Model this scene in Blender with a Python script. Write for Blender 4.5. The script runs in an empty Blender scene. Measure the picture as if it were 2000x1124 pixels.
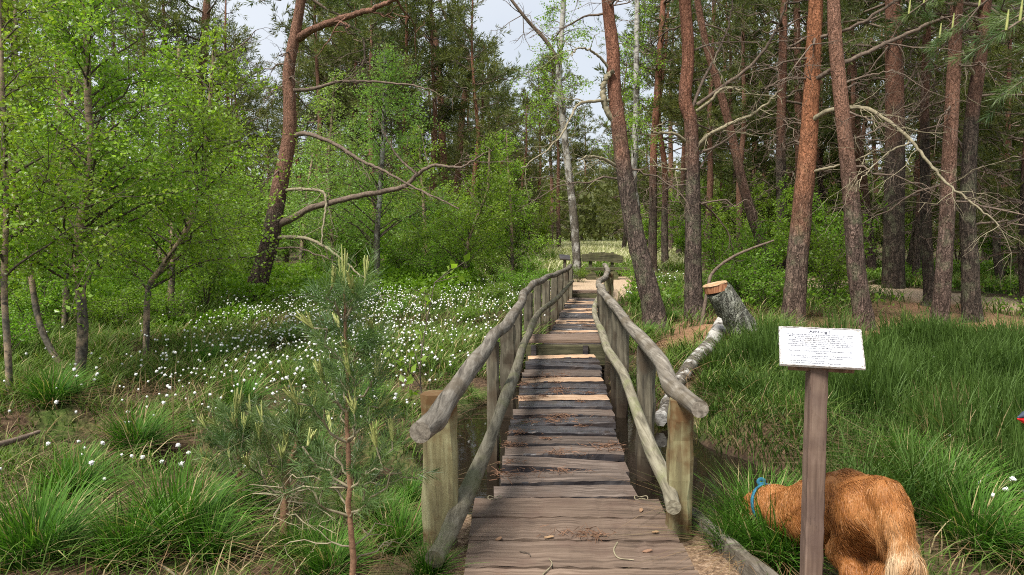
import bpy, math
import numpy as np
from math import radians, sin, cos, pi
from mathutils import Vector

SC = bpy.context.scene
COL = SC.collection
# ---------------------------------------------------------------- camera, sky, sun, exposure
PITCH = radians(4.27); CAMZ = 1.6; FPX = 1500.0
cam = bpy.data.cameras.new('camera'); camo = bpy.data.objects.new('camera', cam); COL.objects.link(camo)
camo.location = (0, 0, CAMZ); camo.rotation_euler = (radians(90) - PITCH, 0, 0)
cam.sensor_width = 36; cam.lens = 27.0; cam.clip_start = 0.05; cam.clip_end = 1000
SC.camera = camo
SUN_EL = 56.0; SUN_AZ = 215.0
w = bpy.data.worlds.new('World'); SC.world = w; w.use_nodes = True
wn = w.node_tree; bg = wn.nodes['Background']
sky = wn.nodes.new('ShaderNodeTexSky'); sky.sky_type = 'NISHITA'; sky.sun_disc = False
sky.sun_elevation = radians(SUN_EL); sky.sun_rotation = radians(SUN_AZ); sky.air_density = 1.0; sky.dust_density = 2.0
tcw = wn.nodes.new('ShaderNodeTexCoord'); nzw = wn.nodes.new('ShaderNodeTexNoise')
nzw.inputs['Scale'].default_value = 2.2; nzw.inputs['Detail'].default_value = 6
wn.links.new(tcw.outputs['Generated'], nzw.inputs['Vector'])
rmw = wn.nodes.new('ShaderNodeMapRange'); rmw.inputs[1].default_value = .3; rmw.inputs[2].default_value = .62
rmw.inputs[3].default_value = .7; rmw.inputs[4].default_value = .97
wn.links.new(nzw.outputs['Fac'], rmw.inputs[0])
mxw = wn.nodes.new('ShaderNodeMix'); mxw.data_type = 'RGBA'
wn.links.new(rmw.outputs[0], mxw.inputs['Factor']); wn.links.new(sky.outputs[0], mxw.inputs['A'])
mxw.inputs['B'].default_value = (6.9, 7.3, 7.9, 1)
wn.links.new(mxw.outputs['Result'], bg.inputs['Color']); bg.inputs['Strength'].default_value = 0.062
sl = bpy.data.lights.new('sun', 'SUN'); sl.energy = 3.6; sl.angle = radians(17); sl.color = (1, .95, .88)
so = bpy.data.objects.new('sun', sl); COL.objects.link(so); so.rotation_euler = (radians(90 - SUN_EL), 0, radians(180 - SUN_AZ))
SC.view_settings.view_transform = 'Standard'; SC.view_settings.look = 'None'
SC.view_settings.exposure = 1.05; SC.view_settings.gamma = 1.0
SC.render.engine = 'CYCLES'
cy = SC.cycles
cy.max_bounces = 6; cy.diffuse_bounces = 4; cy.glossy_bounces = 2; cy.transmission_bounces = 3; cy.transparent_max_bounces = 4
cy.caustics_reflective = False; cy.caustics_refractive = False
cy.filter_width = 1.05; cy.use_denoising = False; cy.use_adaptive_sampling = True; cy.adaptive_threshold = 0.02
SC.render.use_persistent_data = False

# ---------------------------------------------------------------- helpers
_tr = np.array([1., 0, 0]); _tu = np.array([0, sin(PITCH), cos(PITCH)]); _tf = np.array([0, cos(PITCH), -sin(PITCH)])
C0 = np.array([0, 0, CAMZ])
def ray(u, v): return _tr * (u - 1000) / FPX + _tu * (562 - v) / FPX + _tf
def at(u, v, d):                       # the point at distance d ahead seen at photo pixel u, v
    r = ray(u, v); return C0 + r * d / r[1]
def ground(u, v):                      # where that sight line meets the terrain
    r = ray(u, v); z = 0.0
    for _ in range(8):
        t = (z - CAMZ) / min(r[2], -1e-4); p = C0 + r * t
        z = float(H(np.array([p[0]]), np.array([p[1]]))[0])
    return np.array([p[0], p[1], z])
def to_px(P):
    q = P - C0; f = q @ _tf
    f = np.where(f < .05, .05, f)
    return 1000 + FPX * (q @ _tr) / f, 562 - FPX * (q @ _tu) / f
def unit(a):
    a = np.asarray(a, float); return a / np.maximum(np.linalg.norm(a, axis=-1, keepdims=True), 1e-9)
def ss(a, b, x):
    t = np.clip((x - a) / (b - a), 0, 1); return t * t * (3 - 2 * t)
_tab = np.random.default_rng(5).random((256, 256))
def vn(x, y):
    xi = np.floor(x).astype(int); yi = np.floor(y).astype(int); fx = x - xi; fy = y - yi
    fx = fx * fx * (3 - 2 * fx); fy = fy * fy * (3 - 2 * fy); g = lambda a, b: _tab[a & 255, b & 255]
    return (g(xi, yi) * (1 - fx) + g(xi + 1, yi) * fx) * (1 - fy) + (g(xi, yi + 1) * (1 - fx) + g(xi + 1, yi + 1) * fx) * fy
def fbm(x, y, o=3): return sum(vn(x * 2 ** i + 17 * i, y * 2 ** i + 31 * i) / 2 ** i for i in range(o)) / (2 - 2 ** (1 - o)) - .5
def catmull(P, n):
    P = np.asarray(P, float)
    if len(P) < 3:
        t = np.linspace(0, 1, n)[:, None]; return P[0] * (1 - t) + P[-1] * t
    Q = np.vstack([2 * P[0] - P[1], P, 2 * P[-1] - P[-2]]); t = np.linspace(0, len(P) - 1 - 1e-6, n)
    i = t.astype(int); f = (t - i)[:, None]; a, b, c, d = Q[i], Q[i + 1], Q[i + 2], Q[i + 3]
    return .5 * (2 * b + (c - a) * f + (2 * a - 5 * b + 4 * c - d) * f ** 2 + (3 * b - a - 3 * c + d) * f ** 3)
class MB:
    def __init__(s): s.V = []; s.Q = []; s.T = []; s.qm = []; s.tm = []; s.qs = []; s.ts = []; s.R = []; s.P = []; s.n = 0
    def add(s, V, Q=None, T=None, mat=0, rnd=.5, tip=0., smooth=True):
        V = np.asarray(V, float); k = len(V)
        if k == 0: return
        s.V.append(V); s.R.append(np.broadcast_to(rnd, (k,))); s.P.append(np.broadcast_to(tip, (k,)))
        if Q is not None and len(Q): s.Q.append(np.asarray(Q) + s.n); s.qm.append(np.full(len(Q), mat)); s.qs.append(np.full(len(Q), smooth))
        if T is not None and len(T): s.T.append(np.asarray(T) + s.n); s.tm.append(np.full(len(T), mat)); s.ts.append(np.full(len(T), smooth))
        s.n += k
    def mesh(s, name, mats, origin=(0, 0, 0)):
        me = bpy.data.meshes.new(name); cat = lambda L, d, sh: np.concatenate(L) if L else np.zeros(sh, d)
        V = cat(s.V, float, (0, 3)) - np.asarray(origin); Q = cat(s.Q, int, (0, 4)); T = cat(s.T, int, (0, 3))
        me.vertices.add(len(V)); me.vertices.foreach_set('co', V.ravel())
        lo = np.concatenate([Q.ravel(), T.ravel()]).astype(np.int32)
        me.loops.add(len(lo)); me.loops.foreach_set('vertex_index', lo)
        st = np.concatenate([np.arange(len(Q)) * 4, len(Q) * 4 + np.arange(len(T)) * 3]).astype(np.int32)
        me.polygons.add(len(st)); me.polygons.foreach_set('loop_start', st)
        me.polygons.foreach_set('material_index', np.concatenate([cat(s.qm, int, 0), cat(s.tm, int, 0)]).astype(np.int32))
        me.polygons.foreach_set('use_smooth', np.concatenate([cat(s.qs, bool, 0), cat(s.ts, bool, 0)]).astype(bool))
        for nm, L in (('rnd', s.R), ('tip', s.P)):
            me.attributes.new(nm, 'FLOAT', 'POINT').data.foreach_set('value', cat(L, float, 0).astype(np.float32))
        for m in (mats if isinstance(mats, (list, tuple)) else [mats]): me.materials.append(m)
        me.update(calc_edges=True); return me
    def build(s, name, mats, parent=None, origin=(0, 0, 0), loc=None):
        return link(name, s.mesh(name, mats, origin), parent, loc)
def link(name, data, parent=None, loc=None):
    o = bpy.data.objects.new(name, data); COL.objects.link(o)
    if parent is not None: o.parent = parent
    if loc is not None: o.location = loc
    return o
def tag(o, label=None, cat=None, group=None, kind=None):
    for k, v in (('label', label), ('category', cat), ('group', group), ('kind', kind)):
        if v: o[k] = v
    return o
def thing(name, label, cat, loc=(0, 0, 0), group=None):
    return tag(link(name, None, None, loc), label, cat, group)
def dup(root, loc, rz=0., sc=1., label=None, group=None):
    r = root.copy(); COL.objects.link(r); r.location = loc; r.rotation_euler = (0, 0, rz); r.scale = (sc, sc, sc)
    if label: r['label'] = label
    if group: r['group'] = group
    for c in root.children:
        d = c.copy(); COL.objects.link(d); d.parent = r
        for e in c.children:
            f = e.copy(); COL.objects.link(f); f.parent = d
    return r
def tube(P, R, k=8, cap=True, jit=0., rng=None):
    P = np.asarray(P, float); n = len(P); R = np.broadcast_to(R, (n,)); T = unit(np.gradient(P, axis=0))
    m = np.abs(T.mean(0)); ref = np.eye(3)[int(np.argmin(m))]
    N = unit(ref - (T @ ref)[:, None] * T); B = np.cross(T, N); a = np.arange(k) * 2 * pi / k
    rr = R[:, None] * (1 + (jit * rng.standard_normal((n, k)) if jit else 0))
    V = P[:, None] + rr[..., None] * (np.cos(a)[None, :, None] * N[:, None] + np.sin(a)[None, :, None] * B[:, None])
    i = np.arange(n - 1)[:, None] * k; j = np.arange(k)[None]; j2 = (j + 1) % k
    Q = np.stack([i + j, i + j2, i + k + j2, i + k + j], -1).reshape(-1, 4); V = V.reshape(-1, 3); Tr = None
    if cap:
        V = np.vstack([V, V[:k], V[(n - 1) * k:n * k], P[0], P[-1]]); q = np.arange(k); q2 = (q + 1) % k; e = n * k
        Tr = np.vstack([np.stack([e + q2, e + q, np.full(k, (n + 2) * k)], 1), np.stack([e + k + q, e + k + q2, np.full(k, (n + 2) * k + 1)], 1)])
    return V, Q, Tr
def beam(P, W, Hh, up=(0, 0, 1), ch=.12, jit=0., rng=None, n=None):
    P = np.asarray(P, float)
    if n: P = catmull(P, n)
    n = len(P); W = np.broadcast_to(W, (n,)) / 2; Hh = np.broadcast_to(Hh, (n,)) / 2; T = unit(np.gradient(P, axis=0)); up = np.asarray(up, float)
    S = unit(np.cross(T, up)); U = np.cross(S, T); c = np.minimum(W, Hh) * ch * 2
    px = np.stack([-W, -W + c, W - c, W, W, W - c, -W + c, -W], 1); py = np.stack([-Hh + c, -Hh, -Hh, -Hh + c, Hh - c, Hh, Hh, Hh - c], 1)
    if jit: px = px + jit * rng.standard_normal(px.shape); py = py + jit * rng.standard_normal(py.shape)
    V = (P[:, None] + px[..., None] * S[:, None] + py[..., None] * U[:, None]).reshape(-1, 3); k = 8
    i = np.arange(n - 1)[:, None] * k; j = np.arange(k)[None]; j2 = (j + 1) % k
    Q = np.stack([i + j, i + j2, i + k + j2, i + k + j], -1).reshape(-1, 4)
    V = np.vstack([V, P[0], P[-1]]); q = np.arange(k); q2 = (q + 1) % k; e = (n - 1) * k
    return V, Q, np.vstack([np.stack([q2, q, np.full(k, n * k)], 1), np.stack([e + q, e + q2, np.full(k, n * k + 1)], 1)])
def frames(D, roll):
    D = unit(D); ref = np.where(np.abs(D[:, 2:3]) > .9, np.array([[1., 0, 0]]), np.array([[0, 0, 1.]]))
    X = unit(np.cross(ref, D)); Y = np.cross(D, X); c = np.cos(roll)[:, None]; s = np.sin(roll)[:, None]
    return np.stack([c * X + s * Y, -s * X + c * Y, D], -1)          # columns = axes
def stamp(mb, TV, TQ, pos, D, scale, rng, mat=0, rnd=None, tip=0., TT=None):
    n = len(pos)
    if n == 0: return
    M = frames(np.asarray(D, float), rng.random(n) * 2 * pi); scale = np.broadcast_to(scale, (n,))
    V = np.einsum('nij,kj->nki', M, TV) * scale[:, None, None] + np.asarray(pos)[:, None]
    k = len(TV); off = (np.arange(n) * k)[:, None, None]; r = rng.random(n) if rnd is None else rnd
    mb.add(V.reshape(-1, 3), (TQ[None] + off).reshape(-1, 4) if TQ is not None else None, (TT[None] + off).reshape(-1, 3) if TT is not None else None,
           mat, np.repeat(r, k), np.tile(np.broadcast_to(tip, (k,)), n), smooth=False)
def needles(rng, n, shoot, ln, wd, ang=.75):     # a shoot along +Z set with needles
    t = rng.random(n) ** .8; az = rng.random(n) * 2 * pi; a = ang * (.7 + .6 * rng.random(n)) * (1.15 - .5 * t)
    d = np.stack([np.sin(a) * np.cos(az), np.sin(a) * np.sin(az), np.cos(a)], 1); b = np.stack([0 * t, 0 * t, t * shoot], 1)
    s = unit(np.cross(d, rng.standard_normal((n, 3)))) * wd / 2; l = (ln * (.75 + .5 * rng.random(n)))[:, None]
    V = np.stack([b, b + d * l * .45 + s, b + d * l, b + d * l * .45 - s], 1).reshape(-1, 3)
    return V, np.arange(4 * n).reshape(-1, 4)
LEAF = np.array([[0, 0, 0], [.36, .07, .42], [0, 0, 1.], [-.36, .07, .42]]); LEAFQ = np.array([[0, 1, 2, 3]])
def blades(mb, rng, P, h, wd, lean, az=None, mat=0, rnd=None):
    n = len(P); az = rng.random(n) * 2 * pi if az is None else az; h = np.broadcast_to(h, (n,)); wd = np.broadcast_to(wd, (n,)); lean = np.broadcast_to(lean, (n,))
    dr = np.stack([np.cos(az), np.sin(az), 0 * az], 1); sd = np.stack([-np.sin(az + .6), np.cos(az + .6), 0 * az], 1) * (wd / 2)[:, None]
    def pt(t): return P + dr * (h * lean * t ** 1.8)[:, None] + np.array([0, 0, 1.]) * (h * t * (1 - .35 * np.minimum(lean, 1.6) * t))[:, None]
    a, b, c, d = pt(0), pt(.38), pt(.74), pt(1.)
    V = np.stack([a - sd, a + sd, b - sd, b + sd, c - sd * .7, c + sd * .7, d], 1).reshape(-1, 3); o = (np.arange(n) * 7)[:, None]
    Q = np.vstack([o + np.array([0, 1, 3, 2]), o + np.array([2, 3, 5, 4])]); T = o + np.array([4, 5, 6])
    r = rng.random(n) if rnd is None else rnd
    mb.add(V, Q, T, mat, np.repeat(r, 7), np.tile([0, 0, .4, .4, .75, .75, 1.], n), smooth=False)
# ---------------------------------------------------------------- materials
class Mat:
    def __init__(s, name):
        s.m = bpy.data.materials.new(name); s.m.use_nodes = True; s.nt = s.m.node_tree; s.b = s.nt.nodes['Principled BSDF']
        s.out = s.nt.nodes['Material Output']
    def n(s, t, **k):
        nd = s.nt.nodes.new('ShaderNode' + t)
        for a, v in k.items():
            if a.startswith('_'): setattr(nd, a[1:], v)
            else:
                i = nd.inputs[int(a[1:])] if a[0] == 'i' and a[1:].isdigit() else nd.inputs[a]
                s.set(i, v)
        return nd
    def set(s, i, v):
        if isinstance(v, bpy.types.NodeSocket): s.nt.links.new(v, i)
        else: i.default_value = (*v, 1) if i.type == 'RGBA' and len(v) == 3 else v
    def ramp(s, fac, stops):
        r = s.nt.nodes.new('ShaderNodeValToRGB'); s.set(r.inputs[0], fac); e = r.color_ramp.elements
        while len(e) < len(stops): e.new(.5)
        for el, (p, c) in zip(e, stops): el.position = p; el.color = (*c, 1)
        return r.outputs[0]
    def mix(s, f, a, b, mode='MIX'):
        m = s.nt.nodes.new('ShaderNodeMix'); m.data_type = 'RGBA'; m.blend_type = mode
        c = lambda v: (*v, 1) if isinstance(v, tuple) and len(v) == 3 else v
        s.set(m.inputs['Factor'], f); s.set(m.inputs['A'], c(a)); s.set(m.inputs['B'], c(b)); return m.outputs['Result']
    def coord(s, scale=(1, 1, 1), kind='Object'):
        t = s.n('TexCoord'); return s.n('Mapping', Vector=t.outputs[kind], Scale=scale).outputs[0]
    def noise(s, vec, scale=1., detail=5., rough=.55, dist=0.):
        return s.n('TexNoise', Vector=vec, Scale=scale, Detail=detail, Roughness=rough, Distortion=dist).outputs['Fac']
    def rng(s, v, a, b, c, d): return s.n('MapRange', i0=v, i1=a, i2=b, i3=c, i4=d).outputs[0]
    def attr(s, name): return s.n('Attribute', _attribute_name=name).outputs['Fac']
    def orand(s): return s.n('ObjectInfo').outputs['Random']
    def bump(s, h, st=.4, d=.01): s.set(s.b.inputs['Normal'], s.n('Bump', Strength=st, Distance=d, Height=h).outputs[0])
    def fin(s, col, rough=.75, spec=.35):
        s.set(s.b.inputs['Base Color'], col); s.set(s.b.inputs['Roughness'], rough); s.set(s.b.inputs['Specular IOR Level'], spec); return s.m
def lin(*c): return tuple(((x / 255) / 12.92 if x <= 10 else ((x / 255 + .055) / 1.055) ** 2.4) for x in c)

def wood(name, cols, scale, rough=.8, bump=.5, stain=None, stain_amt=.5, spec=.3, wet=False, water=False):
    M = Mat(name); v = M.coord(scale); g = M.noise(v, 1., 6, .55, .6); big = M.noise(M.coord((3, 3, 3)), 1., 4, .6)
    c = M.ramp(g, [(.28, cols[0]), (.5, cols[1]), (.72, cols[2])])
    if stain: c = M.mix(M.rng(big, .5, .62, 0., stain_amt), c, stain)
    if water: c = M.mix(M.rng(M.n('Math', _operation='ADD', i0=M.n('SeparateXYZ', Vector=M.n('TexCoord').outputs['Object']).outputs[2], i1=M.n('Math', _operation='MULTIPLY', i0=big, i1=.35).outputs[0]).outputs[0], .25, -.08, 0, .85), c, (.03, .018, .01))
    f = M.noise(M.coord(tuple(x * 3.3 for x in scale)), 1., 4, .7); crack = M.ramp(f, [(.26, (0, 0, 0)), (.36, (1, 1, 1))])
    c = M.mix(.55, c, crack, 'MULTIPLY'); r = M.n('HueSaturation', Color=c, Value=M.rng(M.orand(), 0, 1, .78, 1.22)).outputs[0]
    h = M.n('Math', _operation='ADD', i0=g, i1=M.n('Math', _operation='MULTIPLY', i0=crack, i1=.5).outputs[0]).outputs[0]
    M.bump(h, bump, .006)
    if wet: rough = M.ramp(M.noise(M.coord((5, 9, 5)), 1., 3), [(.42, (.24,) * 3), (.6, (.6,) * 3)])
    return M.fin(r, rough, spec)
def leafmat(name, c0, c1, c2, trans=.42, rough=.5, spec=.4, tcol=1.5):
    M = Mat(name); a = M.attr('rnd'); c = M.ramp(a, [(0, c0), (.5, c1), (1, c2)])
    c = M.n('HueSaturation', Color=c, Hue=M.rng(M.orand(), 0, 1, .488, .512), Value=M.rng(M.orand(), 0, 1, .85, 1.15)).outputs[0]
    M.fin(c, rough, spec)
    t = M.n('BsdfTranslucent', Color=M.mix(1., c, (tcol, tcol * 1.05, tcol * .55), 'MULTIPLY'))
    mx = M.n('MixShader', i0=trans, i1=M.b.outputs[0], i2=t.outputs[0]); M.nt.links.new(mx.outputs[0], M.out.inputs[0]); return M.m
def grassmat(name, base, tipc, dry, dryf=.88, trans=.3):
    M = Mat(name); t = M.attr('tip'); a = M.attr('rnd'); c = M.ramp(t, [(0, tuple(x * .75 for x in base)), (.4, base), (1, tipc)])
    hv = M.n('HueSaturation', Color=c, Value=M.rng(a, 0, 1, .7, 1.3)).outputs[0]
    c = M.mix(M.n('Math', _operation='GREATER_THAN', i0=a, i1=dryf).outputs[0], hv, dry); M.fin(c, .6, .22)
    tr = M.n('BsdfTranslucent', Color=M.mix(1., c, (1.3, 1.4, .7), 'MULTIPLY'))
    mx = M.n('MixShader', i0=trans, i1=M.b.outputs[0], i2=tr.outputs[0]); M.nt.links.new(mx.outputs[0], M.out.inputs[0]); return M.m
def pine_bark(name, oz, low, cracks, upper, tint=1.):
    M = Mat(name); tc = M.n('TexCoord').outputs['Object']; z = M.n('SeparateXYZ', Vector=tc).outputs[2]
    warp = M.n('VectorMath', _operation='ADD', i0=tc, i1=M.n('VectorMath', _operation='SCALE', i0=M.n('TexNoise', Vector=tc, Scale=8., Detail=5.).outputs['Color'], Scale=.13).outputs[0]).outputs[0]
    v = M.n('Mapping', Vector=warp, Scale=(17, 17, 4.6)).outputs[0]
    def ridge(sc, wd): return M.rng(M.n('Math', _operation='ABSOLUTE', i0=M.n('Math', _operation='SUBTRACT', i0=M.noise(M.n('Mapping', Vector=tc, Scale=sc).outputs[0], 1., 3, .6, .5), i1=.5).outputs[0]).outputs[0], 0, wd, 0, 1)
    ed = M.n('Math', _operation='MULTIPLY', i0=ridge((15, 15, 3.2), .075), i1=M.rng(ridge((24, 24, 11), .06), 0, 1, .45, 1)).outputs[0]
    pl = M.n('TexVoronoi', Vector=v, Scale=1.).outputs['Color']; pv = M.n('SeparateColor', Color=pl).outputs[0]
    nz = M.noise(tc, 30., 6, .65); nb = M.noise(tc, 2.2, 3)
    lo = M.ramp(nz, [(.3, cracks), (.5, low), (.72, tuple(x * 1.5 for x in low))])
    lo = M.n('HueSaturation', Color=lo, Value=M.rng(pv, 0, 1, .7, 1.3)).outputs[0]; lo = M.mix(M.rng(ed, 0, .8, .85, 0), lo, cracks)
    lo = M.mix(M.rng(M.noise(tc, 3.5, 5, .6), .52, .66, 0, .55), lo, (.16, .17, .1))
    hi = M.ramp(nz, [(.3, tuple(x * .5 for x in upper)), (.5, upper), (.75, (upper[0] * 1.5, upper[1] * 1.6, upper[2] * 1.8))])
    hi = M.n('HueSaturation', Color=hi, Value=M.rng(pv, 0, 1, .82, 1.18)).outputs[0]; hi = M.mix(M.rng(ed, 0, .35, .4, 0), hi, tuple(x * .35 for x in upper))
    f = M.rng(M.n('Math', _operation='ADD', i0=z, i1=M.n('Math', _operation='MULTIPLY', i0=nb, i1=2.4).outputs[0]).outputs[0], oz + .6, oz + 2.2, 0, 1)
    c = M.mix(f, lo, hi); M.bump(M.n('Math', _operation='ADD', i0=ed, i1=M.n('Math', _operation='MULTIPLY', i0=nz, i1=.8).outputs[0]).outputs[0], .9, .02)
    return M.fin(c, .9, .15)
def birch_bark(name, white, dark_z):
    M = Mat(name); tc = M.n('TexCoord').outputs['Object']; z = M.n('SeparateXYZ', Vector=tc).outputs[2]
    st = M.noise(M.n('Mapping', Vector=tc, Scale=(6, 6, 17)).outputs[0], 1., 6, .7, 1.); pt = M.noise(M.n('Mapping', Vector=tc, Scale=(5, 5, 3)).outputs[0], 1., 5, .6)
    c = M.ramp(st, [(.36, (.05, .04, .035)), (.44, tuple(x * .7 for x in white)), (.6, white)])
    thr = M.rng(z, 0, dark_z, .42, .66); d = M.rng(M.n('Math', _operation='SUBTRACT', i0=pt, i1=thr).outputs[0], -.03, .06, 0, 1)
    c = M.mix(d, c, M.ramp(M.noise(tc, 25., 5), [(.3, (.03, .025, .02)), (.7, (.16, .14, .11))])); M.bump(M.mix(d, st, pt), .6, .012)
    return M.fin(c, .75, .25)
def plain(name, c0, c1, sc=20., rough=.7, bump=.2, spec=.3):
    M = Mat(name); g = M.noise(M.coord((1, 1, 1)), sc, 5, .6); M.bump(g, bump, .004); return M.fin(M.ramp(g, [(.3, c0), (.7, c1)]), rough, spec)
MT = {}
MT['rail'] = wood('weathered_grey_pole', ((.05, .042, .032), (.168, .147, .117), (.29, .262, .217)), (40, 2.2, 40), .85, .8, (.10, .078, .05), .7)
MT['rail_moss'] = wood('mossy_grey_pole', ((.06, .053, .036), (.16, .143, .1), (.25, .23, .17)), (40, 2.2, 40), .85, .7, (.13, .14, .06), .6)
MT['post'] = wood('algae_green_post', ((.035, .03, .022), (.10, .087, .06), (.19, .17, .12)), (26, 26, 2.2), .85, .6, (.06, .042, .026), .75, water=True)
MT['post_pale'] = wood('pale_green_post', ((.09, .068, .037), (.2, .178, .09), (.31, .3, .17)), (24, 24, 2.0), .8, .5, (.105, .055, .02), .95, water=True)
MT['plank'] = wood('brown_grey_plank', ((.034, .026, .021), (.095, .071, .056), (.175, .137, .112)), (2.2, 42, 42), .7, .6, (.09, .06, .045), .5)
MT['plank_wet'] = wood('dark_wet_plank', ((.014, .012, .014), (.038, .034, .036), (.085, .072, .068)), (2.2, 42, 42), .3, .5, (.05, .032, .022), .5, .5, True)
MT['plank_new'] = wood('fresh_orange_plank', ((.24, .14, .08), (.44, .29, .18), (.6, .44, .31)), (2.2, 40, 40), .65, .4, (.3, .16, .08), .5)
MT['board'] = wood('reddish_brown_board', ((.06, .04, .029), (.14, .098, .07), (.21, .152, .113)), (2.2, 40, 40), .75, .5, (.11, .068, .05), .5)
MT['signpost'] = wood('brown_sign_post', ((.06, .038, .028), (.15, .10, .074), (.24, .172, .13)), (40, 40, 2.0), .8, .6, (.1, .065, .055), .5)
MT['bench'] = wood('mossy_bench_wood', ((.025, .024, .012), (.062, .058, .03), (.12, .11, .06)), (3, 30, 30), .85, .5, (.08, .09, .03), .5)
MT['cut'] = wood('fresh_cut_wood', ((.35, .2, .1), (.55, .38, .22), (.68, .52, .34)), (6, 6, 30), .7, .4, (.4, .2, .09), .5)
MT['cutside'] = wood('red_cut_wood', ((.16, .055, .025), (.33, .14, .065), (.5, .27, .14)), (40, 40, 5), .7, .5)
MT['bark'] = pine_bark('pine_bark', 3.0, (.135, .10, .08), (.03, .023, .019), (.25, .115, .07))
MT['bark_red'] = pine_bark('red_pine_bark', 2.3, (.145, .10, .08), (.035, .024, .018), (.235, .125, .082))
MT['bark_dark'] = pine_bark('dark_pine_bark', 3.6, (.085, .065, .05), (.02, .016, .013), (.17, .085, .055))
MT['bark_orange'] = pine_bark('orange_pine_bark', 1.9, (.15, .105, .08), (.035, .024, .018), (.33, .14, .07))
MT['bark_stump'] = pine_bark('stump_bark', 99, (.27, .27, .22), (.03, .025, .02), (.2, .1, .06))
MT['branch'] = plain('pine_branch_bark', (.07, .05, .038), (.2, .15, .11), 24, .9, .5)
MT['branch_grey'] = plain('lichen_branch_bark', (.14, .115, .07), (.33, .29, .19), 22, .9, .5)
MT['twig'] = plain('thin_twig_bark', (.05, .038, .028), (.13, .1, .075), 20, .9, .2)
MT['young'] = plain('young_pine_bark', (.13, .07, .04), (.3, .17, .1), 60, .85, .5)
MT['birch'] = birch_bark('birch_bark', (.42, .40, .36), 10.)
MT['birch_young'] = birch_bark('young_birch_bark', (.34, .25, .165), 2.4)
MT['birch_old'] = birch_bark('old_birch_bark', (.27, .27, .21), .9)
MT['log'] = birch_bark('pale_birch_log', (.5, .48, .44), .5)
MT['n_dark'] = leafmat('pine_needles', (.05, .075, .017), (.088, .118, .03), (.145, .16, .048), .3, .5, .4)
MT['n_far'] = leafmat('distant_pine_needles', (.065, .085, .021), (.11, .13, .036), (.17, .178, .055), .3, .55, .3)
MT['n_young'] = leafmat('young_pine_needles', (.042, .082, .022), (.085, .138, .04), (.14, .195, .06), .22, .45, .4)
MT['candle'] = plain('new_pine_shoot', (.2, .24, .06), (.36, .36, .13), 60, .6, .3)
MT['birchleaf'] = leafmat('birch_leaves', (.115, .19, .014), (.20, .305, .028), (.29, .39, .085), .52, .38, .5)
MT['birchleaf2'] = leafmat('pale_birch_leaves', (.14, .225, .045), (.22, .33, .07), (.31, .42, .13), .52, .4, .5)
MT['shrubleaf'] = leafmat('shrub_leaves', (.09, .18, .014), (.16, .28, .026), (.24, .37, .06), .5, .4, .4)
MT['bilberry'] = leafmat('bilberry_leaves', (.085, .175, .01), (.15, .28, .018), (.23, .37, .045), .45, .45, .4)
MT['grass'] = grassmat('bog_grass', (.07, .125, .018), (.155, .235, .045), (.42, .34, .18), .92)
MT['tussock'] = grassmat('tussock_grass', (.04, .115, .012), (.105, .22, .028), (.4, .33, .16), .94)
MT['rush'] = grassmat('dark_rushes', (.04, .085, .014), (.10, .165, .036), (.24, .19, .09), .9, .25)
MT['straw'] = grassmat('dry_straw', (.18, .12, .06), (.36, .285, .16), (.28, .175, .09), .6)
MT['meadow'] = grassmat('meadow_grass', (.2, .25, .08), (.5, .49, .28), (.58, .53, .36), .75)
MT['litter'] = grassmat('brown_litter', (.10, .06, .035), (.17, .11, .065), (.27, .19, .115), .75)
MT['cotton'] = plain('white_cotton_tuft', (.64, .64, .61), (.8, .8, .78), 80, .9, .3)
MT['chip'] = leafmat('wood_chips', (.11, .06, .035), (.25, .15, .09), (.45, .31, .2), 0.0, .8, .2)
# ---------------------------------------------------------------- terrain
WATER = -.35
def deck_x(y): return np.interp(y, [3, 4.7, 9.8, 10.6, 17.3, 22], [.33, .33, .64, .84, 1.70, 2.6])
RPATH = np.array([[16, 8.5], [12, 11.6], [9.7, 14.8], [8.5, 18.2], [7.5, 22.5], [5.0, 23.4], [2.7, 21.6], [1.72, 17.5]])
def path_d(x, y):
    d = np.full(np.shape(x), 99.)
    for a, b in zip(RPATH[:-1], RPATH[1:]):
        ab = b - a; t = np.clip(((x - a[0]) * ab[0] + (y - a[1]) * ab[1]) / (ab @ ab), 0, 1)
        d = np.minimum(d, np.hypot(x - a[0] - t * ab[0], y - a[1] - t * ab[1]))
    return d
def el(x, y, cx, cy, rx, ry): return ss(1.15, .6, np.sqrt(((x - cx) / rx) ** 2 + ((y - cy) / ry) ** 2) + .25 * fbm(x * 2.3, y * 2.3))
def basin(x, y):
    c = deck_x(y)
    b = np.maximum.reduce([el(x, y, .5, 6.6, 1.45, 2.75), el(x, y, 1.55, 5.6, .72, 1.2), el(x, y, -1.05, 5.6, .4, .5), el(x, y, -3.9, 6.5, .75, .5), el(x, y, -2.55, 5.75, .55, .42),
                           ss(.85, .45, np.abs(x - c) + .3 * fbm(x * 2, y * 2)) * ss(8, 9, y) * ss(16.8, 15.5, y) * .75])
    return b * ss(4.35, 4.6, y)
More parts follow.
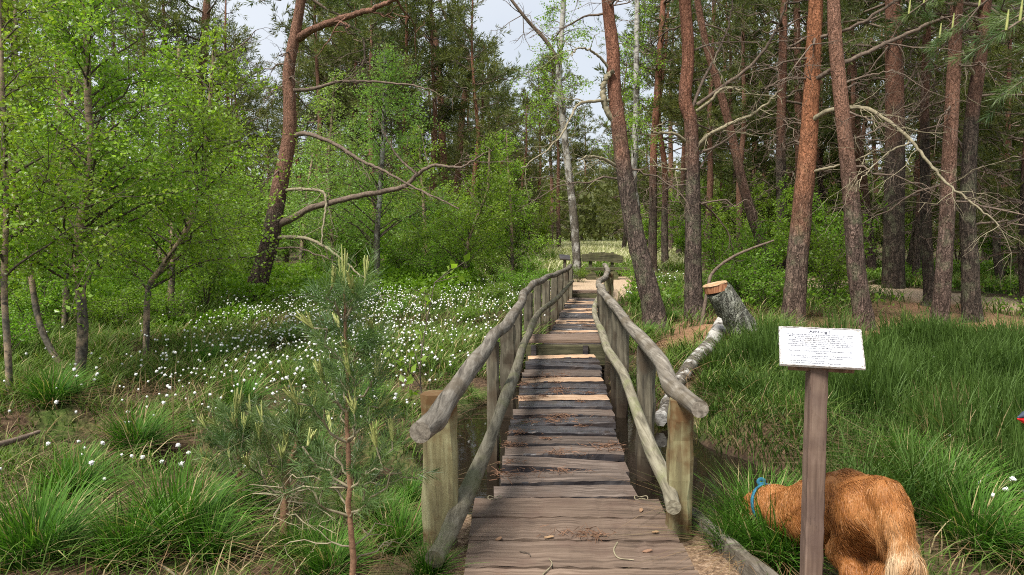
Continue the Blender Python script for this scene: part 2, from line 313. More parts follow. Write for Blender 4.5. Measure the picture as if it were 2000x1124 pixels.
def H(x, y):
    x = np.asarray(x, float); y = np.asarray(y, float)
    z = -.12 + .2 * ss(9, 20, y) + .15 * ss(1.9, 3.2, x) * ss(7, 10, y) + 1.2 * ss(40, 160, y)
    bog = ss(22, 12, y)
    z = z + bog * (.16 * fbm(x * .9, y * .9) + .12 * fbm(x * 3.1 + 9, y * 3.1)) + (1 - bog) * .3 * fbm(x * .2, y * .2) * ss(18, 40, y)
    z = z + .16 * np.exp(-(((x - 2.85) / .5) ** 2 + ((y - 11.2) / .8) ** 2))
    b = basin(x, y); z = z * (1 - b) - .62 * b
    c = ss(4.62, 4.4, y) * ss(-.62, -.3, x) * ss(1.3, 1.0, x); z = z * (1 - c) + c * -.06
    l = ss(17.45, 17.7, y) * ss(1.5, .9, np.abs(x - deck_x(y))) * ss(26, 23, y); z = z * (1 - l) + l * .19
    return z
def grid(lo, a, b, hi, step, g):
    m = np.arange(a, b, step); r = [b]; s = step
    while r[-1] < hi: s *= g; r.append(r[-1] + s)
    q = [a]; s = step
    while q[-1] > lo: s *= g; q.append(q[-1] - s)
    return np.concatenate([q[:0:-1], m, r])
gx, gy = grid(-170, -6, 7, 170, .07, 1.06), grid(-12, 2.0, 15, 300, .07, 1.05)
GX, GY = np.meshgrid(gx, gy); GZ = H(GX, GY); nx, ny = len(gx), len(gy)
i = (np.arange(ny - 1)[:, None] * nx + np.arange(nx - 1)[None]).ravel()
mb = MB(); mb.add(np.stack([GX.ravel(), GY.ravel(), GZ.ravel()], 1), np.stack([i, i + 1, i + nx + 1, i + nx], 1))
M = Mat('bog_ground'); tc = M.n('TexCoord').outputs['Object']
nb = M.noise(tc, 1.6, 5, .6); nf = M.noise(tc, 28., 6, .65)
c = M.ramp(nf, [(.3, (.03, .02, .013)), (.5, (.085, .054, .032)), (.72, (.19, .13, .08))])
c = M.mix(M.rng(nb, .46, .6, 0, .8), c, M.ramp(nf, [(.3, (.03, .06, .012)), (.7, (.10, .17, .03))]))
z = M.n('SeparateXYZ', Vector=tc).outputs[2]; c = M.mix(M.rng(z, -.26, -.38, 0, .92), c, (.022, .016, .011))
chips = M.ramp(M.noise(tc, 45., 4, .7), [(.32, (.09, .055, .035)), (.5, (.25, .165, .105)), (.68, (.48, .35, .24))])
c = M.mix(M.attr('chips'), c, chips); c = M.mix(M.attr('path'), c, M.ramp(M.noise(tc, 30., 4, .7), [(.3, (.28, .195, .125)), (.7, (.56, .43, .3))])); c = M.mix(M.attr('duff'), c, M.ramp(nf, [(.3, (.13, .065, .035)), (.7, (.36, .21, .12))]))
c = M.mix(M.attr('meadow'), c, M.ramp(M.noise(tc, .8, 6, .7), [(.35, (.14, .2, .06)), (.65, (.36, .36, .18))]))
M.bump(M.n('Math', _operation='ADD', i0=nf, i1=nb).outputs[0], .8, .03); gm = M.fin(c, .95, .15)
ground_o = tag(mb.build('ground', gm), kind='structure')
def chipmask(x, y):
    near = ss(4.6, 4.3, y) * (ss(-.62, -.4, x) * ss(-.05, -.25, x) + ss(.75, .95, x) * ss(1.75, 1.35, x) * ss(4.3, 3.9, y) + ss(2.9, 2.7, y) * ss(-.7, -.4, x) * ss(1.5, 1.2, x))
    return np.clip(np.maximum(near, ss(1.1, .75, path_d(x, y) + .3 * fbm(x * 3, y * 3))), 0, 1)
def duffmask(x, y):
    m = np.exp(-(((x - 2.85) / .75) ** 2 + ((y - 11.3) / 1.1) ** 2))
    for cx, cy, r in ((2.3, 12.2, .7), (3.1, 12.9, .8), (6.9, 12.3, 1.4), (7.6, 12.6, 1.3), (5.4, 11.7, .9), (4.5, 12.2, .9), (8, 14.8, 1.2)): m = np.maximum(m, np.exp(-((x - cx) ** 2 + (y - cy) ** 2) / r ** 2) * .95)
    return np.clip(m * (1 + .9 * fbm(x * 4, y * 4)), 0, 1)
def meadowmask(x, y): return ss(25.5, 28, y + 2 * fbm(x * .7, y * .7)) * ss(-4, 0, x) * ss(12, 7, x - (y - 25) * .12)
for nm, f in (('path', lambda x, y: ss(1.1, .75, path_d(x, y) + .3 * fbm(x * 3, y * 3))), ('chips', chipmask), ('duff', duffmask), ('meadow', meadowmask)):
    ground_o.data.attributes.new(nm, 'FLOAT', 'POINT').data.foreach_set('value', f(GX.ravel(), GY.ravel()).astype(np.float32))
mb = MB(); mb.add([(-9, 3.6, WATER), (9, 3.6, WATER), (9, 18, WATER), (-9, 18, WATER)], [[0, 1, 2, 3]])
M = Mat('dark_bog_water'); M.set(M.b.inputs['IOR'], 1.45); M.bump(M.noise(M.coord((6, 6, 6)), 1., 3), .06, .02)
tag(mb.build('water', M.fin((.012, .009, .006), .03, .5)), kind='structure')

# ---------------------------------------------------------------- footbridge
R = np.random.default_rng(11)
BR = thing('footbridge', 'wooden plank footbridge with crooked grey pole railings crossing the dark bog water', 'footbridge', (0, 0, 0))
def part(name, geo, mat, parent=BR, rnd=.5, origin=(0, 0, 0), smooth=False):
    m = MB(); m.add(*geo, rnd=rnd, smooth=smooth); return m.build(name, mat, parent, origin)
for k, y0 in enumerate((4.34, 4.02, 3.70, 3.38, 3.06)):            # threshold boards
    part('threshold_board', beam([(-.225, y0 + .01, -.03), (.36, y0, -.028), (.87, y0 - .012, -.03)], .292, .06, ch=.05, jit=.003, rng=R, n=22), MT['board'])
def edge(o):                                     # long edges of a plank set dark so the gaps stand out
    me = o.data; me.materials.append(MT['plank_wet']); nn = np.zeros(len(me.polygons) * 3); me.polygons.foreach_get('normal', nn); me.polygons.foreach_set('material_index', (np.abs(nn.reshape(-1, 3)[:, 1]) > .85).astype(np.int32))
seq1 = 'bbbbbwwbwnwwnbbwwn'; ys = np.linspace(4.80, 9.62, 18)
for k, (y, s) in enumerate(zip(ys, seq1)):
    x = deck_x(y); z = -.085 + .055 * (k / 17) + .006 * R.standard_normal(); r = .012 * R.standard_normal(); a = .01 * R.standard_normal()
    o = part('plank', beam([(x - .44 + .012 * R.standard_normal(), y - r, z - a), (x, y, z + .004), (x + .44 + .012 * R.standard_normal(), y + r, z + a)], .208, .066, ch=.1, jit=.0018, rng=R, n=20),
             MT[{'b': 'plank', 'w': 'plank_wet', 'n': 'plank_new'}[s]])
    if s == 'n': o['label'] = 'fresh orange replacement plank'
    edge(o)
for sx in (-.3, .3): part('float_beam', beam([(deck_x(4.75) + sx, 4.72, -.2), (deck_x(9.7) + sx, 9.7, -.15)], .14, .15, n=8), MT['plank_wet'])
# fixed step in the middle and at the far end
for y0, zt, xc, wd in ((9.90, .165, .70, 1.08), (17.38, .21, 1.70, .9)):
    part('step_riser', beam([(xc - wd / 2 + .02, y0 - .02, zt - .18), (xc + wd / 2 - .02, y0 - .02, zt - .18)], .07, .27, n=12, jit=.002, rng=R), MT['bench'])
    for j in range(2 if y0 < 12 else 1): part('step_board', beam([(xc - wd / 2, y0 + .1 + .26 * j, zt), (xc + wd / 2, y0 + .1 + .26 * j, zt)], .25, .05, n=12, jit=.002, rng=R), MT['board'])
    if y0 < 12:
        for sx in (-.42, .25): part('step_bracket', beam([(xc + sx, y0 - .07, zt - .33), (xc + sx, y0 - .07, zt - .05)], .07, .05, up=(0, 1, 0)), MT['plank_wet'])
seq2 = 'bnwwbnwbwnnbwwwnbnwwbnnwbb'; ys = np.linspace(10.62, 17.18, 26)
for k, (y, s) in enumerate(zip(ys, seq2)):
    x = deck_x(y); z = -.02 + .06 * (k / 25) + .006 * R.standard_normal(); a = .01 * R.standard_normal()
    o = part('plank', beam([(x - .4 + .015 * R.standard_normal(), y + .05, z - a), (x + .4 + .015 * R.standard_normal(), y - .05, z + a)], .2, .066, ch=.1, jit=.0018, rng=R, n=14),
             MT[{'b': 'plank', 'w': 'plank_wet', 'n': 'plank_new'}[s]])
    if s == 'n': o['label'] = 'fresh orange replacement plank'
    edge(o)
for sx in (-.28, .28): part('float_beam', beam([(deck_x(10.5) + sx, 10.5, -.13), (deck_x(17.2) + sx, 17.2, -.08)], .14, .15, n=8), MT['plank_wet'])
# railings: crooked poles
def P3(L): return np.array([at(u, v, d) for u, v, d in L])
def rail(name, L, r0, r1, mat, n=60):
    P = catmull(P3(L), n); t = np.linspace(0, 1, n); rr = r0 + (r1 - r0) * t; rr = rr * (1 + .05 * np.sin(t * 23 + r0 * 90) + .05 * np.interp(t, np.linspace(0, 1, 14), R.standard_normal(14)))
    P = P + .012 * np.stack([np.interp(t, np.linspace(0, 1, 12), R.standard_normal(12)) for _ in range(3)], 1)
    return part(name, tube(P, rr, 16, True, .014, R), MT[mat], smooth=True)
rail('handrail', [(826, 843, 3.22), (889, 764, 3.95), (958, 667, 5.7), (1003, 614, 7.3), (1022, 578, 9.3)], .051, .049, 'rail')
rail('handrail', [(1018, 583, 9.1), (1028, 568, 10.2), (1047, 553, 11.4), (1078, 539, 13.8), (1098, 531, 15.4), (1115, 521, 16.9)], .05, .046, 'rail')
rail('handrail', [(1366, 803, 3.70), (1313, 752, 4.23), (1278, 698, 5.14), (1238, 646, 6.43), (1210, 605, 8.04), (1188, 580, 9.6), (1174, 564, 10.8)], .050, .049, 'rail')
rail('handrail', [(1177, 567, 10.6), (1171, 553, 12.06), (1184, 539, 13.8), (1188, 528, 15.8), (1180, 518, 17.9)], .051, .048, 'rail')
rail('midrail', [(849, 1094, 3.56), (880, 1025, 3.83), (952, 875, 4.6), (990, 775, 5.9), (1009, 716, 7.1), (1026, 658, 8.8), (1055, 610, 11.5), (1084, 586, 13.2), (1118, 549, 17.2)], .048, .038, 'rail_moss', 90)
rail('midrail', [(1320, 990, 3.82), (1296, 920, 4.26), (1250, 818, 5.2), (1210, 726, 6.8), (1181, 663, 8.7), (1165, 623, 10.6), (1163, 598, 12.2), (1172, 575, 14.2), (1180, 556, 16.5)], .046, .038, 'rail_moss', 90)
# posts
def post(u, d, ztop, wd, th, mat, zb=-.9, tilt=0.):
    p = at(u, 600, d); x = p[0]
    return part('post', beam([(x, d, zb), (x + tilt, d, ztop)], wd, th, up=(0, -1, 0), ch=.2, jit=.004, rng=R, n=16), MT[mat])
post(858, 3.95, .755, .178, .13, 'post_pale'); post(1333, 4.05, .70, .125, .12, 'post_pale')
for u, d, wd in ((964, 6.13, .1), (993, 7.95, .16), (1010, 10.05, .14), (1033, 11.5, .13), (1051, 12.7, .13), (1068, 13.9, .15), (1084, 14.9, .14), (1095, 15.7, .13), (1106, 16.5, .13), (1114, 17.2, .12)):
    z = CAMZ + (450 - np.interp(u, [958, 1003, 1022, 1047, 1078, 1115], [667, 614, 578, 553, 539, 521])) / FPX * d
    post(u - 1, d, z - .045, wd, .13, 'post' if R.random() < .85 else 'post_pale')
for u, d, wd in ((1264, 5.92, .135), (1217, 7.95, .12), (1204, 8.4, .1), (1192, 9.75, .12), (1180, 11.0, .13), (1174, 12.4, .12), (1187, 14.0, .13), (1191, 15.6, .13), (1184, 17.3, .12)):
    z = CAMZ + (450 - np.interp(d, [4.2, 5.14, 6.43, 8.04, 10.8, 12.06, 13.8, 15.8, 17.9], [752, 698, 646, 605, 564, 553, 539, 528, 518])) / FPX * d
    post(u, d, z - .05, wd, .13, 'post' if R.random() < .85 else 'post_pale')
# wire loops at the hinge
for u in (966, 1252):
    p = at(u, 990, 4.5); a = np.linspace(0, 2 * pi, 18)
    part('wire_loop', tube(np.stack([p[0] + .04 * np.cos(a), p[1] + .03 * np.sin(a), -.0 + 0.006 * np.sin(3 * a)], 1), .003, 5, False), MT['branch_grey'])

# ---------------------------------------------------------------- timber edging, right foreground
E = link('timber_edging', None); tag(E, 'grey weathered timber edging board along the grass in front of the dog', 'edging board')
part('edging_board', beam([(1.02, 4.28, -.06), (1.12, 3.75, -.055), (1.21, 3.3, -.05)], .055, .17, n=14, jit=.003, rng=R), MT['rail'], E)
part('stake', beam([(1.075, 3.9, -.35), (1.075, 3.9, -.06)], .05, .05, up=(0, 1, 0)), MT['post'], E)

# ---------------------------------------------------------------- warning sign
TL, BL, TR, BRc = at(1521, 639, 3.27), at(1523, 712, 3.12), at(1681, 644, 3.18), at(1691, 722, 3.03)
ctr = (TL + BL + TR + BRc) / 4; ux = unit((TR - TL) + (BRc - BL)); vy = (TL - BL) + (TR - BRc); vy = unit(vy - (vy @ ux) * ux); nz = np.cross(ux, vy)
Wd = (np.linalg.norm(TR - TL) + np.linalg.norm(BRc - BL)) / 2; Ht = (np.linalg.norm(TL - BL) + np.linalg.norm(TR - BRc)) / 2
sg = thing('warning_sign', 'white sign board with German warning text on a brown wooden post beside the dog', 'sign', (0, 0, 0))
pb = at(1607, 600, 3.1); px_ = pb[0]
part('post', beam([(px_, 3.14, -.4), (px_, 3.14, BL[2] - .012)], .073, .07, up=(0, -1, 0), ch=.07, jit=.0012, rng=R, n=26), MT['signpost'], sg)
def slab(c, w_, h_, t): return beam([c - ux * w_ / 2, c + ux * w_ / 2], h_, t, up=nz, ch=.05, n=10)
part('backing_board', slab(ctr - nz * .018, Wd * .9, Ht * .8, .02), MT['signpost'], sg)
part('batten', slab(ctr - nz * .036 - vy * Ht * .36, Wd * .78, .03, .03), MT['signpost'], sg)
M = Mat('white_sign_panel'); g = M.noise(M.coord((1, 1, 1)), 14., 5, .65)
pc = M.mix(M.rng(g, .55, .75, 0, .6), (.66, .68, .72), (.56, .5, .38)); plate_m = M.fin(pc, .35, .4)
plate = part('panel', slab(ctr - nz * .004, Wd, Ht, .008), plate_m, sg)
fr = MB()
for a, b in (((-1, -1), (1, -1)), ((-1, 1), (1, 1)), ((-1, -1), (-1, 1)), ((1, -1), (1, 1))):
    p = lambda q: ctr + ux * q[0] * (Wd / 2 - .002) + vy * q[1] * (Ht / 2 - .002) + nz * .0015
    fr.add(*beam(np.linspace(p(a), p(b), 26), .004 + .002 * R.random(26), .004, up=nz, jit=.0006, rng=R), smooth=False)
fr.build('chipped_edge', plain('worn_sign_edge', (.13, .11, .1), (.5, .48, .46), 90), plate)
ink = Mat('black_print'); inkm = ink.fin((.03, .03, .045), .5, .3)
from mathutils import Matrix
def text(s, x, y, size, al='CENTER'):
    cu = bpy.data.curves.new('printed_text', 'FONT'); cu.body = s; cu.size = size; cu.align_x = al; cu.extrude = .0002; cu.offset = size * .012; cu.materials.append(inkm)
    o = link('printed_text', cu, None); p = ctr + ux * x + vy * y + nz * .0022
    o.matrix_local = Matrix([[ux[0], vy[0], nz[0], p[0]], [ux[1], vy[1], nz[1], p[1]], [ux[2], vy[2], nz[2], p[2]], [0, 0, 0, 1]])
lines = ['Die Benutzung der Schwingrasenbrücke erfordert ein hohes', 'Maß an körperlicher Koordination, ist deshalb nicht ohne', 'Risiko u. erfolgt daher stets auf eigene Gefahr.', 'Empfehlung: Vor dem Betreten der Brücke sich zuerst mit', 'beiden Händen an den randlichen Geländern sicher',
         'festhalten, erst dann den ersten Schritt auf den beweglichen', 'Schwimm-Ponton setzen u. zwar nicht an den Rändern', 'sondern in der Mitte.', None, 'Bei Nässe u. Glätte besteht erhöhte Rutschgefahr auf den', 'Holzplanken.', None, 'Eine Haftung für entstandene Sach- u. Personenschäden', '- auch bei Kindern - ist ausgeschlossen.', None]
text('Achtung !', 0, Ht * .36, .021); y = Ht * .295; sp = Ht * .05
for s in lines:
    if s is None: y -= sp * .55; continue
    text(s, 0, y, .0106); y -= sp
for s in ('Landkreis Rotenburg (Wümme)', 'als untere Naturschutzbehörde u. Eigentümer'): text(s, -Wd * .385, y, .0106, 'LEFT'); y -= sp
bpy.context.view_layer.update(); dgr = bpy.context.evaluated_depsgraph_get(); mb = MB()
for o in [o for o in SC.objects if o.type == 'FONT']:
    me = bpy.data.meshes.new_from_object(o.evaluated_get(dgr)); me.calc_loop_triangles(); mw = np.array(o.matrix_local); co = np.array([v.co[:] for v in me.vertices]); mb.add(co @ mw[:3, :3].T + mw[:3, 3], None, np.array([t.vertices[:] for t in me.loop_triangles]), smooth=False); bpy.data.objects.remove(o)
mb.build('printed_text', inkm, plate)
for sx, sy in ((-1, 1), (1, 1), (-1, -1), (1, -1)):
    c = ctr + ux * sx * (Wd / 2 - .012) + vy * sy * (Ht / 2 - .012)
    part('screw', tube([c, c + nz * .002], .003, 8), MT['branch_grey'], plate)

# ---------------------------------------------------------------- bench, small far sign
bx = at(1178, 520, 22.0)[0]; bz = .16
bn = thing('park_bench', 'mossy rustic bench with a wavy plank backrest on wood chips past the bridge', 'bench', (bx, 22, bz))
def bp(name, P, W_, H_, up, n=14, mat='bench'): return part(name, beam(P, W_, H_, up, .1, .004, R, n), MT[mat], bn)
t = np.linspace(-1, 1, 18); Pb = np.stack([t * .6, .28 + 0 * t, .64 + .03 * np.cos(t * 2.6) - .02 * t], 1)
part('backrest', beam(Pb, .05, .2 + .06 * np.cos(t * 1.5), (0, 0, 1), .1, .004, R), MT['bench'], bn)
for sx in (-.33, .3):
    bp('back_post', [(sx, .33, -.1), (sx, .35, .80)], .09, .07, (0, 1, 0)); part('log_support', tube([(sx - .02, -.14, .13), (sx - .02, .3, .13)], .15, 12), MT['bench'], bn, smooth=True)
bp('seat', [(-.5, .05, .33), (.75, .06, .33)], .34, .07, (0, 0, 1))
sx = at(1103, 505, 19.0)
ss_ = thing('info_lectern', 'small dark tilted information panel on a post at the far left bridge end', 'sign', (sx[0], 19, .1))
part('post', beam([(0, 0, -.2), (0, 0, .78)], .07, .07, (0, 1, 0), n=6), MT['post'], ss_)
part('panel', beam([(-.13, 0, .84), (.13, .02, .82)], .22, .03, unit((.05, -.5, .85)), n=6), MT['plank_wet'], ss_)

# ---------------------------------------------------------------- stump, fallen log, leaning branch, twigs
sb = ground(1462, 668); st = at(1401, 566, sb[1] - .15)
stp = thing('tree_stump', 'leaning birch stump with a fresh sawn top beside the dirt mound', 'tree stump', tuple(sb))
P = catmull([sb + (0.02, 0, -.2), sb + (0, 0, 0), sb * .5 + st * .5 + (.03, 0, 0), st], 22)
part('trunk', tube(P, np.linspace(.225, .165, 22), 24, True, .06, R), MT['bark_stump'], stp, origin=sb, smooth=True)
part('cut_side', tube([st + (-.005, 0, -.02), st + (-.03, 0, .07)], [.160, .156], 20, True, .01, R), MT['cutside'], stp, origin=sb)
part('sawn_top', tube([st + (-.035, 0, .07), st + (-.038, .0, .082)], [.165, .160], 20, True, .02, R), MT['cut'], stp, origin=sb)
P = P3([(1412, 655, 11.2), (1385, 690, 10.0), (1350, 722, 9.0), (1318, 755, 8.1), (1290, 785, 7.4)]); P[:, 2] = H(P[:, 0], P[:, 1]) + .11; P[2:, 2] = np.maximum(P[2:, 2], WATER + .1)
lg = tag(part('fallen_log', tube(catmull(P, 40), np.linspace(.105, .065, 40), 14, True, .10, R), MT['log'], None, smooth=True), 'white flaky birch log lying from the stump down to the bridge rail', 'log')
P = P3([(1383, 560, 11.9), (1395, 530, 11.9), (1430, 503, 11.8), (1470, 485, 11.7), (1512, 470, 11.6)]); P = np.vstack([[P[0][0] - .12, P[0][1], -.1], P])
tag(part('leaning_branch', tube(catmull(P, 30), np.linspace(.032, .015, 30), 8, True, .05, R), MT['branch'], None, smooth=True), 'bare curved grey branch rising behind the sawn birch stump', 'branch')
def stick(L, r, label, mat='twig', z=None, dz=0., name='fallen_twig', cat='twig'):
    P = np.array([ground(u, v) for u, v in L]) if z is None else np.array([ray(u, v) * (z - CAMZ) / ray(u, v)[2] + C0 for u, v in L]); P[:, 2] += r + dz
    return tag(part(name, tube(catmull(P, 4 * len(L)), np.linspace(r, r * .5, 4 * len(L)), 6, True, .08, R), MT[mat], None, smooth=True), label, cat)
stick([(1206, 1062), (1199, 1077), (1208, 1092), (1238, 1096)], .005, 'forked grey twig lying on the right side of the threshold boards', 'branch_grey', .003)
stick([(1060, 1124), (1078, 1105), (1072, 1092)], .004, 'small bent twig at the bottom edge of the threshold boards', 'branch_grey', .003)
stick([(1015, 1078), (1032, 1082), (1036, 1088)], .0035, 'thin dark twig near the middle of the threshold boards', 'twig', .003)
stick([(290, 1090), (345, 1130)], .012, 'short grey branch lying in grass at the bottom left', 'branch_grey', name='fallen_branch', cat='branch')
stick([(-30, 918), (40, 895), (80, 880)], .028, 'dark rotten branch lying by the puddle at the left edge', 'branch', dz=.12, name='fallen_branch', cat='branch')
stick([(1690, 560), (1740, 548), (1790, 556)], .03, 'pale dead branch lying beside the far woodchip path', 'branch_grey', dz=.05, name='fallen_branch', cat='branch')
for k, (u, v, L, lab) in enumerate([(1252, 999, .05, 'pale wood chip on the first threshold board by the right post'), (974, 1055, .04, 'upright curled wood chip at left on the second threshold board'), (1072, 1052, .05, 'flat wood chip left of the needle clump on the threshold boards'),
                               (1264, 1079, .05, 'orange wood chip at right on the third threshold board'), (1280, 1042, .035, 'square wood chip at right on the second threshold board')]):
    p = ray(u, v) * (.003 - CAMZ) / ray(u, v)[2] + C0; a = R.random() * 2 - .5
    tag(part('wood_chip', beam([p + (-L / 2 * cos(a), -L / 2 * sin(a), .006), p + (L / 2 * cos(a), L / 2 * sin(a), .009)], [.006, .018, .02, .012], .005, n=4, jit=.001, rng=R), MT['chip'], None), lab, 'wood chip')
# chips and needle litter nobody could count
mb = MB(); TVc = beam([(0, 0, -.5), (0, 0, .5)], .42, .13)
n = 4200; q = R.random((n, 2)); x = np.concatenate([-.6 + .45 * q[:1600, 0], .85 + .75 * q[1600:2900, 0], -.1 + .95 * q[2900:3060, 0], np.zeros(1140)]); y = 2.6 + 1.9 * q[:, 1]
k = np.arange(3060, n); t_ = R.integers(0, len(RPATH) - 1, len(k)); f_ = R.random(len(k))[:, None]; pp = RPATH[t_] * (1 - f_) + RPATH[t_ + 1] * f_ + R.normal(0, .3, (len(k), 2)); x[3060:] = pp[:, 0]; y[3060:] = pp[:, 1]
y[1600:2900] = 2.7 + 1.4 * q[1600:2900, 1]; z = H(x, y); ond = (x > -.2) & (x < .88) & (y < 4.5); z = np.where(ond, .002, z)
sc = np.where(ond, .012, .02 + .028 * R.random(n)) * np.where(y > 10, 2.2, 1); D = np.stack([R.standard_normal(n), R.standard_normal(n), .25 * R.standard_normal(n)], 1); D[ond, 2] *= .1
stamp(mb, TVc[0], TVc[1], np.stack([x, y, z + .006], 1), D, sc, R, TT=TVc[2])
tag(mb.build('wood_chips', MT['chip']), 'wood chips scattered beside the boards and along the paths', 'wood chips', kind='stuff')
mb = MB(); cl = [(R.random() * .84 - .42, y, .02 + .07 * R.random() ** 2) for y in R.uniform(5.0, 8.6, 28)] + [(.02, 3.93, .05), (.1, 3.9, .03)] + [(R.random() * .8 - .4, y, .05) for y in R.uniform(10.8, 16, 8)]
Pn = []; An = []
for xx, yy, r in cl:
    m = int(20 + 900 * r); sp_ = R.standard_t(2.2, (m, 2)).clip(-4, 4); p = np.stack([deck_x(yy) + np.clip(xx + sp_[:, 0] * r, -.45, .45), yy + sp_[:, 1] * r * .4, 0 * R.random(m)], 1)
    p[:, 2] = np.where(p[:, 1] < 4.5, .003, np.interp(p[:, 1], [4.6, 9.8, 10, 17], [-.05, .005, .012, .075])) + .006 + .012 * R.random(m); Pn.append(p)
Pn = np.vstack(Pn); D = np.stack([R.standard_normal(len(Pn)), R.standard_normal(len(Pn)), .2 * R.standard_normal(len(Pn))], 1)
stamp(mb, np.array([[-.04, 0, 0], [.04, 0, 0], [.03, 0, 1.], [-.03, 0, 1.]]), LEAFQ, Pn, D, .03 + .03 * R.random(len(Pn)), R)
tag(mb.build('needle_litter', plain('rusty_needles', (.09, .045, .025), (.22, .12, .07), 50)), 'brown needle litter lying on the bridge planks', 'litter', kind='stuff')
# ---------------------------------------------------------------- trees
T = np.random.default_rng(23)
def rot_to(d, az_spread, rng): return unit(d + az_spread * rng.standard_normal(3))
def dead_twigs(mb, P, n, L, rng, r=.008, droop=.0, depth=1, lo=.25):
    m = len(P); tan = unit(np.gradient(P, axis=0))
    for _ in range(n):
        i = int(m * (lo + (1 - lo) * rng.random())); i = min(i, m - 1); l = L * (.4 + .9 * rng.random()); d = unit(tan[i] * .8 + .75 * rng.standard_normal(3) + np.array([0, 0, -droop]))
        s = np.linspace(0, 1, 6)[:, None]; bend = .35 * rng.standard_normal(3)
        Q = P[i] + d * l * s + bend * l * s ** 2 * .6 + .05 * l * rng.standard_normal((6, 3)) * s
        mb.add(*tube(Q, np.linspace(r, r * .3, 6), 4, False))
        if depth: dead_twigs(mb, Q, 3, L * .45, rng, r * .55, droop, depth - 1)
def crown_pine(rng, H, z0, Lmax, axis, step=.42, nb=(2, 4), up=.0, tuft=1., dens=1., top=.5, kn=22, nl=.14, nw=.017, sh=.28):
    """needle shoots on whorled limbs; axis(z) gives the trunk position. Returns (limbs, needles)"""
    wd = MB(); nd = MB(); TV, TQ = needles(rng, kn, sh * tuft, nl * tuft, nw * tuft); z = z0; pos = []; dr = []
    while z < H:
        t = (z - z0) / (H - z0)
        for _ in range(rng.integers(nb[0], nb[1] + 1)):
            L = Lmax * (1 - t) ** top * (.45 + .6 * rng.random()); az = rng.random() * 2 * pi; e = up - .1 + .75 * t + .25 * rng.standard_normal()
            d = np.array([cos(az) * cos(e), sin(az) * cos(e), sin(e)]); s = np.linspace(0, 1, 7)[:, None]
            P = axis(z) + d * L * s + np.array([0, 0, 1.]) * L * (.22 * s ** 2) * (1 if rng.random() < .7 else -.7) + .06 * L * rng.standard_normal((7, 3)) * s
            wd.add(*tube(P, np.linspace(.012 + .013 * L, .006, 7), 5, False)); m = max(2, int(L / .24 * dens)); tn = unit(np.gradient(P, axis=0))
            for j in range(m):
                f = .3 + .7 * (j + rng.random()) / m; i = min(6, int(f * 6)); a = P[i] + (P[min(6, i + 1)] - P[i]) * (f * 6 - i)
                sl = L * .34 * (1.25 - f) + .12; side = unit(np.cross(tn[i], [0, 0, 1.])) * (1 if rng.random() < .5 else -1)
                sd = unit(tn[i] * .75 + side * (.4 + .7 * rng.random()) + np.array([0, 0, .3]) + .25 * rng.standard_normal(3)); e2 = a + sd * sl
                wd.add(*tube([a, (a + e2) / 2 + .03 * rng.standard_normal(3), e2], [.008, .006, .004], 3, False)); q = max(2, int(sl / (.15 * tuft)))
                for u in (np.arange(q) + rng.random(q)) / q:
                    pos.append(a + sd * sl * u + .03 * rng.standard_normal(3)); dr.append(unit(sd + .55 * rng.standard_normal(3) + np.array([0, 0, .25])))
            pos.append(P[-1]); dr.append(tn[-1])
        z += step * (.6 + .8 * rng.random())
    pos = np.array(pos); n = len(pos)
    stamp(nd, TV, TQ, pos, np.array(dr), .7 + .6 * rng.random(n), rng, rnd=np.clip(.5 + .28 * rng.standard_normal(n), 0, 1)); return wd, nd
def make_trunk(path, rad, rng, flare=1.45, k=14, jit=.025, n=46):
    P = catmull(path, n); z = P[:, 2] - P[0, 2]; r = np.interp(np.linspace(0, 1, n), np.linspace(0, 1, len(rad)), rad)
    r = r * (1 + (flare - 1) * np.exp(-z / .22)); V, Q, Tr = tube(P, r, k, True, jit, rng); a = np.tile(np.arange(k) * 2 * pi / k, n)
    w = np.repeat(np.exp(-z / .25) * r * .28, k); c = np.repeat(P, k, 0); dv = V[:n * k] - c; V[:n * k] += unit(dv) * (w * np.maximum(0, np.cos(a * 3 + rng.random() * 6)))[:, None]; return P, (V, Q, Tr)
